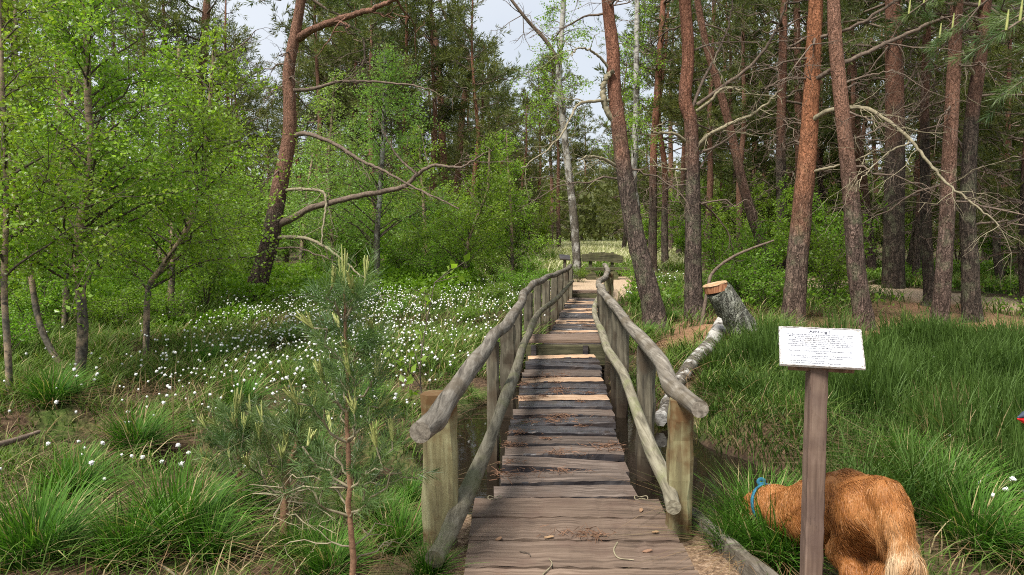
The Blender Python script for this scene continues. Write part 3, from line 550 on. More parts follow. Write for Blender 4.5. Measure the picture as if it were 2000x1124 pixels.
def pine(label, pxs, d, wpx, Htot, bark='bark', branches=(), z0=None, Lmax=1.9, dz=-.12, group=None, dead=6, lean_keep=.35, kw=None, name='pine_tree', rng=T):
    P = np.array([at(u, v, d) for u, v in pxs]); b = P[0].copy(); b[2] = float(H(b[0], b[1])); P[0, 2] = min(P[0, 2], b[2]) + dz
    dirn = unit(P[-1] - P[-2]); top = P[-1].copy(); ext = []
    while top[2] < Htot:
        dirn = unit(dirn * np.array([lean_keep + .4, lean_keep + .4, 1.]) + np.array([.03, .03, 0]) * rng.standard_normal(3)); top = top + dirn * 1.4; ext.append(top.copy())
    rr = [x / 2 / FPX * d for x in wpx]; full = np.vstack([P, ext]) if ext else P
    zs = full[:, 2]; rad = np.interp(zs, [P[0, 2], (P[0, 2] + P[-1, 2]) / 2, P[-1, 2], max(Htot, P[-1, 2] + .1)], [rr[0], rr[1], rr[2], .03 if ext else rr[2]])
    nres = 30 + 4 * len(full); C = catmull(full, nres); idx = np.linspace(0, len(full) - 1, nres); r_res = np.interp(idx, np.arange(len(full)), rad)
    tr = thing(name, label, 'pine tree', tuple(b), group); P2, geo = make_trunk(full, r_res, rng, n=nres)
    part('trunk', geo, MT[bark], tr, origin=b, smooth=True)
    axis = lambda z: np.array([np.interp(z, C[:, 2], C[:, 0]), np.interp(z, C[:, 2], C[:, 1]), z])
    for L, dd, r0, r1, tw, bm in branches:
        Q = np.array([at(u, v, d + dd * i / max(1, len(L) - 1)) for i, (u, v) in enumerate(L)]); m = 12 + 5 * len(L); Q = catmull(Q, m)
        Q += .012 * rng.standard_normal(Q.shape) * np.linspace(0, 1, m)[:, None]; mb = MB(); mb.add(*tube(Q, np.linspace(r0, r1, m), 7, True, .05, rng)); dead_twigs(mb, Q, tw, .8, rng, max(.006, r1 * .7), .15); mb.build('branch', MT[bm], tr, origin=b)
    if dead:
        mb = MB()
        for _ in range(dead):
            z = rng.uniform(1.6, (z0 or Htot * .55)); az = rng.random() * 2 * pi; L = .5 + 1.3 * rng.random(); s = np.linspace(0, 1, 8)[:, None]; a = axis(z)
            Q = a + np.array([cos(az), sin(az), .25 * rng.standard_normal()]) * L * s + np.array([0, 0, -.25]) * L * s ** 2 + .07 * L * rng.standard_normal((8, 3)) * s; mb.add(*tube(Q, np.linspace(.022, .006, 8), 5, False)); dead_twigs(mb, Q, 7, .5, rng, .007, .1)
        mb.build('dead_limb', MT['branch'], tr, origin=b)['kind'] = 'stuff'
    if z0:
        wdm, ndm = crown_pine(rng, Htot, z0, Lmax, axis, **(kw or {})); wdm.build('limb', MT['branch'], tr, origin=b)['kind'] = 'stuff'; ndm.build('crown', MT['n_dark'], tr, origin=b)
    return tr
far_kw = dict(step=.6, nb=(2, 4), dens=1., kn=16, nl=.22, nw=.03, sh=.4)
# the big leaning pine on the left
pine('tall reddish pine leaning right out of the cottongrass, left of the bridge', [(487, 600), (503, 553), (526, 475), (549, 350), (565, 267), (566, 203), (564, 139), (576, 69), (588, 0)], 16.5, (40, 28, 18), 11.5, 'bark_red', [
    ([(575, 265), (600, 262), (650, 280), (705, 314), (750, 334), (814, 369), (895, 407)], -1.2, .055, .014, 9, 'branch'),
    ([(540, 440), (575, 425), (610, 406), (700, 383), (785, 366), (815, 341), (850, 324), (900, 327), (945, 300)], -.8, .085, .016, 10, 'branch'),
    ([(815, 341), (780, 310), (755, 270), (735, 225)], .5, .03, .008, 5, 'branch'),
    ([(583, 75), (610, 58), (670, 35), (720, 20), (790, -10)], -1.5, .09, .04, 5, 'bark_red'),
    ([(580, 70), (650, 48), (700, 60), (712, 95), (708, 130)], -.5, .045, .015, 6, 'branch'),
    ([(566, 177), (610, 174), (665, 160), (725, 160), (800, 166), (845, 178)], -1.0, .045, .012, 9, 'branch'),
    ([(545, 374), (580, 370), (618, 372), (634, 380), (636, 410), (630, 445), (628, 480)], -.6, .04, .014, 4, 'branch_grey'),
    ([(536, 465), (575, 464), (610, 470), (660, 500), (700, 535), (735, 558)], -1.0, .05, .012, 6, 'branch_grey'),
    ([(533, 487), (580, 485), (640, 505)], -.5, .03, .01, 4, 'branch')], 6.6, 2.6, kw=dict(step=.5))
# the pines right of the bridge
pine('thick pine leaning left just beyond the right bridge railing, bare loop on its upper left', [(1283, 643), (1275, 600), (1258, 530), (1238, 446), (1218, 329), (1209, 252), (1200, 176), (1196, 88), (1186, 0)], 12.2, (44, 31, 22), 12.5, 'bark', [
    ([(1204, 238), (1190, 225), (1180, 200), (1178, 170), (1186, 150), (1196, 140)], -.15, .055, .035, 0, 'branch_grey'),
    ([(1205, 326), (1179, 311), (1150, 306), (1132, 314)], -.6, .03, .01, 6, 'branch_grey'),
    ([(1194, 140), (1172, 113), (1150, 98), (1130, 94), (1116, 108)], -.5, .025, .009, 5, 'branch_grey'),
    ([(1196, 196), (1160, 198), (1128, 206), (1108, 244), (1078, 284), (1018, 329)], -.9, .028, .008, 12, 'branch_grey')], 6.5, 2.0)
pine('upright grey-brown pine with many bare limbs and an orange top, behind the sawn stump', [(1358, 634), (1355, 580), (1354, 528), (1353, 352), (1349, 240), (1338, 195), (1344, 106), (1337, 0)], 12.9, (37, 27, 22), 12.5, 'bark', [
    ([(1361, 217), (1385, 200), (1415, 172), (1444, 177)], -.4, .03, .018, 2, 'branch_grey'), ([(1366, 285), (1385, 265), (1415, 248), (1479, 217), (1530, 172)], -.9, .05, .012, 7, 'branch_grey'),
    ([(1342, 278), (1318, 262), (1290, 260), (1274, 257), (1297, 238)], -.5, .03, .01, 3, 'branch_grey'), ([(1344, 332), (1310, 330), (1272, 323)], -.5, .022, .008, 4, 'branch_grey'), ([(1343, 361), (1310, 366), (1265, 395)], .5, .02, .007, 5, 'branch'),
    ([(1352, 210), (1372, 160), (1395, 115), (1420, 59), (1432, -5)], .7, .03, .012, 5, 'branch'), ([(1362, 205), (1414, 168), (1479, 117), (1520, 50), (1540, -5)], -.8, .035, .014, 7, 'branch'),
    ([(1362, 300), (1400, 285), (1460, 245)], .6, .028, .01, 5, 'branch'), ([(1366, 330), (1385, 300), (1405, 275)], .5, .02, .008, 3, 'branch')], 6.8, 2.0)
pine('orange-barked pine directly behind the white sign, long arching bare branch to its right', [(1547, 650), (1551, 600), (1561, 470), (1578, 293), (1586, 153), (1594, 0)], 12.2, (46, 35, 26), 13, 'bark_orange', [
    ([(1584, 160), (1610, 146), (1638, 129), (1726, 88), (1808, 50), (1850, 35)], -.9, .045, .022, 5, 'branch'), ([(1588, 78), (1630, 65), (1667, 53), (1755, 0), (1780, -20)], -.8, .032, .016, 5, 'branch'),
    ([(1577, 243), (1600, 226), (1626, 215), (1685, 211), (1726, 232), (1773, 270), (1814, 317), (1855, 364), (1902, 399), (1952, 440)], -1.6, .045, .01, 20, 'branch_grey'),
    ([(1726, 232), (1775, 275), (1740, 295), (1700, 330), (1672, 362)], -1.0, .018, .006, 5, 'branch_grey'),
    ([(1576, 338), (1610, 330), (1661, 317), (1700, 300)], -.6, .028, .008, 7, 'branch_grey'), ([(1582, 155), (1537, 153), (1496, 173)], -.4, .022, .008, 5, 'branch'), ([(1580, 250), (1550, 240), (1500, 260)], .5, .018, .007, 5, 'branch')], 6.8, 2.0)
pine('pinkish straight pine leaning left, its foot just right of the white sign', [(1692, 662), (1686, 620), (1673, 528), (1662, 382), (1647, 235), (1632, 88), (1628, 0)], 11.7, (38, 30, 24), 12.5, 'bark_red', [
    ([(1640, 165), (1690, 150), (1745, 135)], -.4, .022, .008, 5, 'branch'), ([(1650, 275), (1700, 260), (1760, 215)], .5, .02, .007, 6, 'branch'), ([(1645, 215), (1700, 235), (1745, 255)], -.5, .018, .007, 6, 'branch')], 6.5, 2.1)
pine('stout dark pine, the thickest trunk right of the sign, near the woodchip path', [(1745, 588), (1745, 520), (1746, 411), (1748, 235), (1745, 47), (1745, -60)], 18.3, (42, 36, 28), 14, 'bark_dark', [([(1755, 190), (1775, 160), (1793, 125)], -.3, .04, .012, 5, 'branch')], 6.0, 2.6, dead=14)
pine('slim brown pine right of the stout dark one, slightly leaning right', [(1832, 652), (1838, 600), (1847, 470), (1855, 294), (1864, 117), (1870, -20)], 12.3, (33, 27, 22), 12, 'bark_red', [], 5.4, 2.2, dead=12)
pine('broken-barked dark pine at the right with pale bare wood patches on its trunk', [(1902, 645), (1897, 600), (1895, 520), (1890, 411), (1898, 235), (1914, 117), (1926, -20)], 12.6, (36, 26, 22), 12, 'bark_dark', [([(1905, 150), (1890, 125), (1878, 100)], -.3, .03, .02, 1, 'branch_grey')], 5.2, 2.2, dead=14)
pine('thin pine with a curved swept foot between the stout and slim pines', [(1797, 612), (1812, 598), (1816, 570), (1811, 500), (1808, 411), (1806, 300), (1807, 176), (1812, 20)], 14.8, (24, 18, 13), 11, 'bark_dark', [], 5.4, 1.7, dead=10)
pine('slender orange pine trunk slanting to the right behind the grey-brown pine', [(1530, 606), (1515, 570), (1490, 487), (1455, 376), (1426, 252), (1402, 164), (1379, 88), (1362, 0)], 17.0, (24, 17, 12), 13, 'bark_red', [], 8.0, 1.6, dead=5)
pine('dark upright pine behind and left of the orange-barked pine', [(1528, 568), (1527, 480), (1525, 293), (1528, 150), (1530, 20)], 20.5, (24, 18, 15), 13, 'bark_dark', [], 5.0, 2.4, dead=10, kw=dict(step=.55))
pine('orange upright pine seen just right of the pinkish leaning pine', [(1700, 545), (1690, 420), (1672, 260), (1662, 120), (1655, 0)], 23.0, (26, 20, 17), 14, 'bark_red', [], 6.5, 2.4, dead=8, kw=dict(step=.55))
pine('slim orange pine touching the left edge of the orange-barked pine', [(1572, 570), (1566, 480), (1560, 300), (1558, 150), (1556, 10)], 22.0, (18, 14, 12), 14, 'bark_red', [], 7.0, 2.0, dead=6, kw=dict(step=.55))
pine('narrow brown pine between the leaning thick pine and the white birch', [(1274, 520), (1275, 430), (1277, 293), (1284, 180), (1292, 60)], 24.0, (18, 14, 12), 13, 'bark', [], 6.5, 2.2, dead=8, kw=dict(step=.55))
pine('orange pine with a straight trunk, left one of the two tall centre pines', [(905, 500), (885, 420), (869, 350), (860, 190), (852, 90), (846, 50)], 34, (17, 14, 10), 13.2, 'bark_red', [([(852, 90), (830, 70), (805, 60)], .5, .06, .02, 4, 'branch')], 8.2, 3.2, dead=4, kw=dict(far_kw, top=.35))
pine('orange pine with a kinked upper trunk, right one of the two tall centre pines', [(890, 500), (892, 400), (896, 324), (905, 205), (918, 140), (912, 105), (898, 85)], 35, (16, 13, 9), 12.6, 'bark_red', [([(896, 245), (930, 243), (985, 252)], .5, .05, .02, 6, 'branch')], 8.4, 3.2, dead=4, kw=dict(far_kw, top=.35))
pine('tall pine with an open flat crown rising behind the large left birch', [(372, 520), (376, 330), (384, 198), (395, 150), (400, 60), (404, 10)], 27, (22, 18, 14), 11.5, 'bark_red', [([(395, 110), (430, 108), (470, 90), (500, 60)], .5, .05, .015, 7, 'branch'), ([(400, 50), (360, 30), (330, 5)], -.5, .05, .015, 6, 'branch')], 6.5, 2.8, dead=5, kw=dict(far_kw, step=.75, top=.3))
pine('red pine trunk seen through the leaves of the large left birch', [(118, 540), (117, 315), (117, 200), (116, 0)], 22, (20, 18, 16), 12, 'bark_red', [], 6.0, 2.4, dead=6, kw=far_kw)
pine('orange pine trunk cut by the upper left picture corner', [(-25, 560), (-18, 300), (-8, 120), (4, 10)], 14, (30, 26, 22), 12, 'bark_red', [([(10, 45), (60, 20), (110, 60)], -.3, .03, .01, 5, 'branch')], 6.5, 2.4, kw=far_kw)
# a pine standing just outside the right edge reaches in with a near bough
b = np.array([4.55, 4.9, 0.]); b[2] = H(b[0], b[1]); nr = thing('pine_tree', 'near pine bough with long needles hanging in at the upper right corner', 'pine tree', tuple(b))
_, geo = make_trunk([b + (0, 0, -.1), b + (.02, 0, 2.5), b + (.1, .1, 5), b + (.1, .1, 9)], np.linspace(.13, .04, 46), T); part('trunk', geo, MT['bark'], nr, origin=b, smooth=True)
TVn, TQn = needles(T, 70, .16, .075, .0028, .8)
def bough(tr, P, b, n=9, L=.45):
    P = catmull(P, 20); m = MB(); m.add(*tube(P, np.linspace(.018, .006, 20), 6, False)); nd = MB(); tn = unit(np.gradient(P, axis=0)); pos = []; dr = []
    for j in range(n):
        i = int(5 + 14.9 * j / n); s = unit(np.cross(tn[i], [0, 0, 1.])) * (-1) ** j; d = unit(tn[i] * .8 + s * .7 + .3 * T.standard_normal(3)); l = L * (1.1 - .6 * j / n); e = P[i] + d * l
        m.add(*tube([P[i], (P[i] + e) / 2 + .02 * T.standard_normal(3), e], [.007, .006, .005], 4, False))
        for u in np.arange(.3, 1.01, .3): pos.append(P[i] + d * l * u); dr.append(unit(d + .25 * T.standard_normal(3)))
    for i in (10, 13, 16, 18, 19): pos.append(P[i]); dr.append(tn[i])
    stamp(nd, TVn, TQn, np.array(pos), np.array(dr), .8 + .4 * T.random(len(pos)), T); m.build('limb', MT['branch'], tr, origin=b)['kind'] = 'stuff'; nd.build('crown', MT['n_young'], tr, origin=b); return np.array(pos), np.array(dr)
for e, s in ((at(1965, 60, 4.6), 3.6), (at(1775, 28, 6.0), 4.2), (at(1835, 75, 6.4), 4.0), (at(2010, 150, 4.4), 3.4)):
    ps, ds = bough(nr, [b + (.05, .05, s), (b + (.05, .05, s)) * .5 + e * .5 + (0, 0, .18), e], b)
    cd = MB()
    for k in range(4):
        q = ps[-1 - k]; cd.add(*tube([q, q + (.005, 0, .06), q + (.01, 0, .12)], [.008, .008, .004], 6))
    cd.build('new_shoot', MT['candle'], nr, origin=b)['kind'] = 'stuff'
# ------------------------------------------------ background pines: four kinds, copied
def pine_kind(seed, Hh, z0, Lmax, bark, r, label, kw):
    g = np.random.default_rng(seed); k = 7; zz = np.linspace(-.3, Hh, k); path = np.stack([np.cumsum(.10 * g.standard_normal(k)), np.cumsum(.10 * g.standard_normal(k)), zz], 1); path[:, :2] -= path[0, :2]
    C = catmull(path, 40); axis = lambda z: np.array([np.interp(z, C[:, 2], C[:, 0]), np.interp(z, C[:, 2], C[:, 1]), z]); tr = thing('pine_tree', label, 'pine tree', (0, 0, 0))
    _, geo = make_trunk(path, np.linspace(r, .03, 40), g, n=40, k=10); part('trunk', geo, MT[bark], tr, smooth=True); wdm, ndm = crown_pine(g, Hh, z0, Lmax, axis, **kw)
    for _ in range(9):
        z = g.uniform(1.2, z0); az = g.random() * 6.28; L = .5 + 1.2 * g.random(); s = np.linspace(0, 1, 6)[:, None]; Q = axis(z) + np.array([cos(az), sin(az), 0]) * L * s + np.array([0, 0, -.3]) * L * s ** 2 + .06 * g.standard_normal((6, 3)) * s; wdm.add(*tube(Q, np.linspace(.025, .008, 6), 4, False)); dead_twigs(wdm, Q, 4, .5, g, .009, .1, 0)
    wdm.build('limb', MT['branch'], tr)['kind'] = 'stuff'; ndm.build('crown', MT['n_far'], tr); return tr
fk = dict(step=.5, nb=(3, 4), dens=1.05, kn=15, nl=.22, nw=.032, sh=.4)
KP = [pine_kind(1, 13.5, 6.5, 2.7, 'bark_red', .17, '', dict(fk, top=.4)), pine_kind(2, 12.0, 5.0, 2.4, 'bark', .15, '', dict(fk, top=.45)), pine_kind(3, 12.5, 2.6, 2.9, 'bark_dark', .16, '', dict(fk, step=.55)), pine_kind(4, 9.5, 1.5, 2.3, 'bark_dark', .12, '', dict(fk, step=.5, top=.6)), pine_kind(5, 14.5, 8.0, 2.9, 'bark_red', .18, '', dict(fk, top=.3))]
used = set()
def place(K, i, x, y, label, group, sc=1., rz=None):
    if K is KP: uu = 1000 + FPX * x / y; sc = min(sc, (1.6 + y * (.2 if 965 < uu < 1062 else .25 if 455 < uu < 612 else .345)) / (13.5, 12, 12.5, 9.5, 14.5)[i])
    rz = T.random() * 6.28 if rz is None else rz; loc = (x, y, float(H(x, y)) - .02); key = (id(K), i)
    if key not in used:
        used.add(key); o = K[i]; o.location = loc; o.rotation_euler = (0, 0, rz); o.scale = (sc,) * 3; o['label'] = label; o['group'] = group; return o
    return dup(K[i], loc, rz, sc, label, group)
def X(u, d): return (u - 1000) / FPX * d
# right-hand forest, fairly low crowns
GR = 'dark pines filling the forest behind the right-hand trunks'
for u, d, i in ((1420, 26, 3), (1470, 30, 2), (1600, 27, 2), (1640, 34, 0), (1770, 25, 2), (1800, 33, 0), (1880, 22, 3), (1960, 19, 2), (1990, 27, 3), (2080, 22, 2), (1930, 36, 1), (1330, 33, 2), (1390, 40, 1), (1700, 40, 1), (1560, 42, 3), (1840, 44, 2), (1490, 52, 2), (1620, 55, 3), (2050, 40, 2), (1750, 58, 3), (1440, 60, 3), (1900, 60, 2), (2000, 62, 3), (1350, 55, 3), (2120, 30, 3), (1545, 33, 3), (1680, 28, 3), (2010, 15, 3), (2120, 16, 2), (1310, 27, 1), (1360, 24, 0), (1410, 34, 1), (1450, 22, 0), (1500, 36, 0), (1580, 24, 1), (1610, 38, 1), (1650, 21, 0), (1720, 30, 0), (1790, 20, 1), (1850, 27, 1), (1900, 30, 0), (1950, 25, 0), (1300, 40, 0), (1985, 21, 1)):
    place(KP, i, X(u + T.normal(0, 8), d), d, 'dark green pine filling the forest behind the right-hand trunks', GR, .85 + .3 * T.random())
# centre, around the far meadow
GC = 'distant pines closing the meadow behind the bench'
for u, d, i in ((1060, 48, 1), (1075, 55, 0), (1090, 46, 0), (1040, 62, 2), (1110, 75, 3), (1140, 78, 2), (1170, 82, 3), (1200, 74, 3), (1230, 60, 2), (1260, 48, 3), (1010, 52, 3), (980, 58, 2), (950, 48, 2), (1290, 66, 3), (1155, 95, 3), (1190, 98, 2), (1120, 96, 2), (1225, 95, 3), (1085, 88, 3), (1030, 44, 3), (1215, 44, 2)):
    place(KP, i, X(u + T.normal(0, 3), d), d, 'distant pine closing the far meadow behind the bench', GC, .8 + .25 * T.random())
GL = 'pines standing far back behind the left-hand birches'
for u, d, i in ((650, 33, 4), (735, 38, 4), (780, 42, 0), (600, 44, 1), (690, 48, 0), (830, 50, 1), (930, 42, 1), (960, 46, 1), (520, 40, 3), (460, 36, 1), (440, 48, 2), (300, 34, 0), (230, 40, 4), (170, 36, 1), (60, 32, 0), (-30, 38, 4), (350, 46, 3), (560, 56, 2), (760, 60, 2), (880, 62, 3), (650, 64, 2), (100, 50, 2), (260, 56, 3), (800, 74, 3), (700, 78, 3), (900, 80, 2), (480, 66, 3), (380, 64, 2), (-90, 30, 2), (-60, 52, 3), (340, 26, 1), (460, 44, 4), (630, 29, 0), (700, 31, 1), (745, 28, 4), (800, 30, 1), (845, 31, 0), (925, 30, 1), (945, 36, 3), (770, 46, 3), (860, 44, 1), (670, 40, 4), (180, 66, 3), (20, 66, 2), (590, 80, 3), (975, 72, 3)):
    s = .85 + .25 * T.random(); s *= .78 if 470 < u < 560 else 1
    place(KP, i, X(u + T.normal(0, 8), d), d, 'pine standing far back in the wood behind the left-hand birches', GL, s)
# ------------------------------------------------ birches
def birch_geo(rng, path, rad, z0, Lmax, nbr, nleaf, ls, up=.75, spread=.55, top=.75, droop=.0):
    C = catmull(path, 40); Hh = C[-1, 2]; zb = C[0, 2]; tr = tube(C, np.interp(np.linspace(0, 1, 40), np.linspace(0, 1, len(rad)), rad), 10, True, .04, rng); wd = MB(); lf = MB(); seg = []
    axis = lambda z: np.array([np.interp(z, C[:, 2], C[:, 0]), np.interp(z, C[:, 2], C[:, 1]), z])
    for j in range(nbr):
        t = (j + rng.random()) / nbr; z = z0 + (Hh - z0) * t; L = Lmax * (1 - t) ** top * (.55 + .55 * rng.random()) + .15; az = rng.random() * 6.28; e = up * (.7 + .5 * rng.random()) + .25 * t
        d = np.array([cos(az) * cos(e), sin(az) * cos(e), sin(e)]); s = np.linspace(0, 1, 7)[:, None]; P = axis(z) + d * L * s + np.array([0, 0, -.25 * L - droop]) * s ** 2 + .04 * L * rng.standard_normal((7, 3)) * s
        wd.add(*tube(P, np.linspace(.006 + .007 * L, .003, 7), 4, False)); tn = unit(np.gradient(P, axis=0)); seg.append((P[2], P[4], .6)); seg.append((P[4], P[6], 1.))
        for q in range(int(5 + 4 * L)):
            i = rng.integers(1, 7); d2 = unit(tn[i] * .8 + .75 * rng.standard_normal(3)); l = L * (.18 + .3 * rng.random()) + .08; e2 = P[i] + d2 * l + np.array([0, 0, -.12 * l])
            wd.add(*tube([P[i], (P[i] + e2) / 2 + .03 * l * rng.standard_normal(3), e2], [.004, .003, .002], 3, False)); seg.append((P[i] + (e2 - P[i]) * .2, e2, 1.))
    A = np.array([s[0] for s in seg]); B = np.array([s[1] for s in seg]); ln = np.linalg.norm(B - A, axis=1); p = ln * np.array([s[2] for s in seg]); k = rng.choice(len(seg), nleaf, p=p / p.sum()); f = rng.random(nleaf)[:, None]
    pos = A[k] * (1 - f) + B[k] * f + rng.normal(0, spread * .1, (nleaf, 3)); D = unit(np.stack([rng.standard_normal(nleaf), rng.standard_normal(nleaf), -.35 + .6 * rng.standard_normal(nleaf)], 1)); tw = np.repeat(rng.random(len(seg)), 1)[k]
    stamp(lf, LEAF, LEAFQ, pos, D, ls * (.65 + .6 * rng.random(nleaf)), rng, rnd=np.clip(.6 * tw + .45 * rng.random(nleaf), 0, 1)); return tr, wd, lf
def birch(label, pxs, d, w0, w1, Hh, z0, Lmax, nbr, nleaf, ls, bark='birch_young', leaf='birchleaf', group=None, rng=None, **kw):
    rng = rng or T; P = np.array([at(u, v, d) for u, v in pxs]); b = P[0].copy(); b[2] = float(H(b[0], b[1])); P[0, 2] = b[2] - .12; top = P[-1].copy()
    if top[2] < Hh: dn = unit(P[-1] - P[-2]); P = np.vstack([P, top + (Hh - top[2]) * np.array([dn[0] * .5, 0, 1.])])
    zz = P[:, 2]; rad = np.interp(zz, [zz[0], zz[-1]], [w0 / 2 / FPX * d, w1 / 2 / FPX * d]); o = thing('birch_tree', label, 'birch tree', tuple(b), group); tr, wd, lf = birch_geo(rng, P, rad, b[2] + z0, Lmax, nbr, nleaf, ls, **kw)
    part('trunk', tr, MT[bark], o, origin=b, smooth=True); wd.build('limb', MT['twig'], o, origin=b)['kind'] = 'stuff'; lf.build('crown', MT[leaf], o, origin=b); return o
birch('large leafy birch with a pale thin trunk filling the left of the picture', [(150, 748), (162, 640), (152, 520), (155, 450), (178, 320), (172, 200), (168, 60), (160, -60)], 8.6, 22, 8, 5.2, .95, 1.8, 70, 21000, .046)
birch('slender birch with a reddish stem at the far left, left of the large birch', [(20, 810), (16, 700), (8, 560), (12, 400), (4, 150)], 7.6, 14, 6, 4.6, 1.1, 1.3, 40, 7500, .045)
birch('thin birch leaning left between the far left stem and the large birch', [(140, 740), (80, 640), (52, 480), (22, 330), (30, 120)], 9.3, 13, 6, 4.9, 1.2, 1.4, 40, 8000, .046)
birch('small birch with a short brown trunk right of the large left birch', [(284, 690), (287, 600), (293, 555), (318, 520), (372, 430), (400, 300)], 10.2, 13, 6, 4.1, .8, 1.7, 46, 10500, .048)
birch('dark-stemmed birch close behind the large left birch', [(125, 640), (128, 520), (118, 400), (122, 200)], 12.0, 13, 6, 6.2, 1.3, 1.9, 44, 8500, .055)
birch('round-crowned birch between the large left birch and the leaning pine', [(330, 590), (338, 450), (332, 300), (345, 200)], 14.5, 14, 6, 5.0, .9, 2.1, 50, 9500, .058)
birch('lower birch just left of the leaning pine trunk', [(430, 570), (425, 450), (430, 330)], 17.5, 12, 5, 4.2, .8, 1.7, 40, 6500, .06)
birch('tall bushy birch with a banded trunk right of the leaning pine', [(738, 560), (736, 470), (742, 380), (748, 280), (752, 160)], 18.5, 13, 6, 5.8, 1.0, 2.3, 56, 11000, .06, 'birch', 'birchleaf2', top=.6)
birch('dense birch directly right of the leaning pine, pale small leaves', [(655, 555), (648, 440), (640, 330), (650, 220)], 20.5, 11, 5, 5.6, .7, 2.2, 50, 9500, .062, 'birch_young', 'birchleaf2', top=.6)
birch('narrow pyramid-shaped birch sapling left of the info panel', [(1001, 545), (1000, 480), (998, 420), (990, 280)], 20.8, 8, 3, 4.2, .35, 1.25, 46, 6500, .056, top=.8)
birch('bushy birch thicket stem left of the pyramid-shaped sapling', [(905, 545), (915, 470), (950, 380), (955, 320)], 19.5, 8, 4, 3.8, .4, 1.6, 46, 7000, .058)
birch('bushy young birch at centre left of the info panel, behind the cottongrass', [(838, 550), (832, 470), (826, 380), (820, 300)], 22.5, 9, 4, 4.6, .4, 1.9, 50, 8000, .06)
birch('pale low birch filling the gap beneath the long crooked pine limb', [(585, 560), (590, 480), (600, 380), (610, 310)], 23.5, 9, 4, 4.3, .4, 1.9, 48, 7500, .062, 'birch_young', 'birchleaf2')
birch('tall white birch with black-scarred trunk standing left of the bench', [(1127, 540), (1126, 500), (1118, 399), (1104, 279), (1096, 200), (1091, 150), (1098, 50), (1102, -20)], 22.6, 18, 7, 10.5, 4.2, 1.7, 40, 4200, .06, 'birch', droop=.4)
mbk = MB(); Q = catmull([at(1093, 130, 22.6), at(1070, 85, 22.5), at(1030, 40, 22.4), at(995, -5, 22.3), at(970, -40, 22.3)], 26); mbk.add(*tube(Q, np.linspace(.07, .03, 26), 8)); dead_twigs(mbk, Q, 8, 1., T, .014, .3)
tb = [o for o in SC.objects if o.name.startswith('birch_tree') and 'black-scarred' in o['label']][0]; mbk.build('branch', MT['branch'], tb, origin=tuple(tb.location))
birch('thin white birch stem behind the thick leaning pine right of the bridge', [(1246, 520), (1243, 410), (1238, 350), (1243, 200), (1243, 100), (1245, 0)], 21.5, 15, 9, 9.0, 3.0, 1.4, 30, 3200, .058, 'birch', droop=.3)
# ------------------------------------------------ saplings and bushes: kinds, copied
def bush_kind(seed, Hh, Rr, nst, nleaf, ls, mat):
    g = np.random.default_rng(seed); o = thing('leafy_shrub', '', 'shrub'); wd = MB(); lf = MB(); seg = []
    for _ in range(nst):
        az = g.random() * 6.28; r = Rr * g.random() ** .6; e = np.array([cos(az) * r, sin(az) * r, Hh * (.5 + .5 * g.random())]); s = np.linspace(0, 1, 8)[:, None]; P = e * s * np.array([1, 1, 1]) + np.array([0, 0, .15]) * np.sin(s * pi) + .05 * g.standard_normal((8, 3)) * s; P[0, 2] = -.1
        wd.add(*tube(P, np.linspace(.014, .004, 8), 4, False))
        for _q in range(11): i = g.integers(2, 8); d = unit(np.array([cos(az), sin(az), .5]) + 1. * g.standard_normal(3)); l = .2 + .4 * g.random() * Rr; wd.add(*tube([P[i], P[i] + d * l], [.005, .003], 3, False)); seg.append((P[i], P[i] + d * l))
    A = np.array([a for a, _ in seg]); B = np.array([b for _, b in seg]); k = g.integers(0, len(seg), nleaf); f = g.random(nleaf)[:, None] ** .7; pos = A[k] * (1 - f) + B[k] * f + g.normal(0, .05, (nleaf, 3)); D = np.stack([g.standard_normal(nleaf), g.standard_normal(nleaf), .1 + .5 * g.standard_normal(nleaf)], 1)
    stamp(lf, LEAF, LEAFQ, pos, D, ls * (.6 + .7 * g.random(nleaf)), g, rnd=np.clip(.6 * g.random(len(seg))[k] + .4 * g.random(nleaf), 0, 1)); wd.build('stem', MT['twig'], o)['kind'] = 'stuff'; lf.build('crown', MT[mat], o); return o
KB = [bush_kind(31, 2.2, .9, 12, 3600, .06, 'shrubleaf'), bush_kind(32, 1.3, .8, 14, 3000, .055, 'shrubleaf'), bush_kind(33, 3.4, 1.2, 12, 5200, .07, 'birchleaf'), bush_kind(34, 3.0, 1.1, 12, 5000, .065, 'birchleaf2')]
S1 = 'bright leafy saplings in the understory between the right-hand pines'
for u, d, i, s in ((1410, 18, 0, .8), (1440, 22, 2, .8), (1470, 16.5, 0, .8), (1500, 20, 2, .7), (1400, 26, 2, 1), (1460, 28, 2, 1.1), (1530, 25, 2, .9), (1625, 15, 0, .8), (1640, 19, 0, 1), (1610, 23, 2, .8), (1700, 26, 2, .8), (1590, 30, 2, 1), (1800, 28, 0, 1), (1960, 22, 0, 1), (1985, 30, 2, .9), (1930, 30, 2, .9), (1340, 30, 2, 1), (1280, 36, 2, 1), (1870, 32, 2, 1), (1760, 36, 2, 1), (1380, 36, 2, 1.2), (1670, 36, 2, 1.1), (1520, 38, 2, 1.2), (1310, 44, 2, 1.2), (2040, 24, 0, 1), (1455, 14.3, 1, .8), (1500, 13.9, 1, .7)):
    place(KB, i, X(u, d), d, 'bright leafy sapling in the understory between the right-hand pines', S1, s * (.9 + .25 * T.random()))
S2 = 'leafy young birches massed behind the cottongrass'
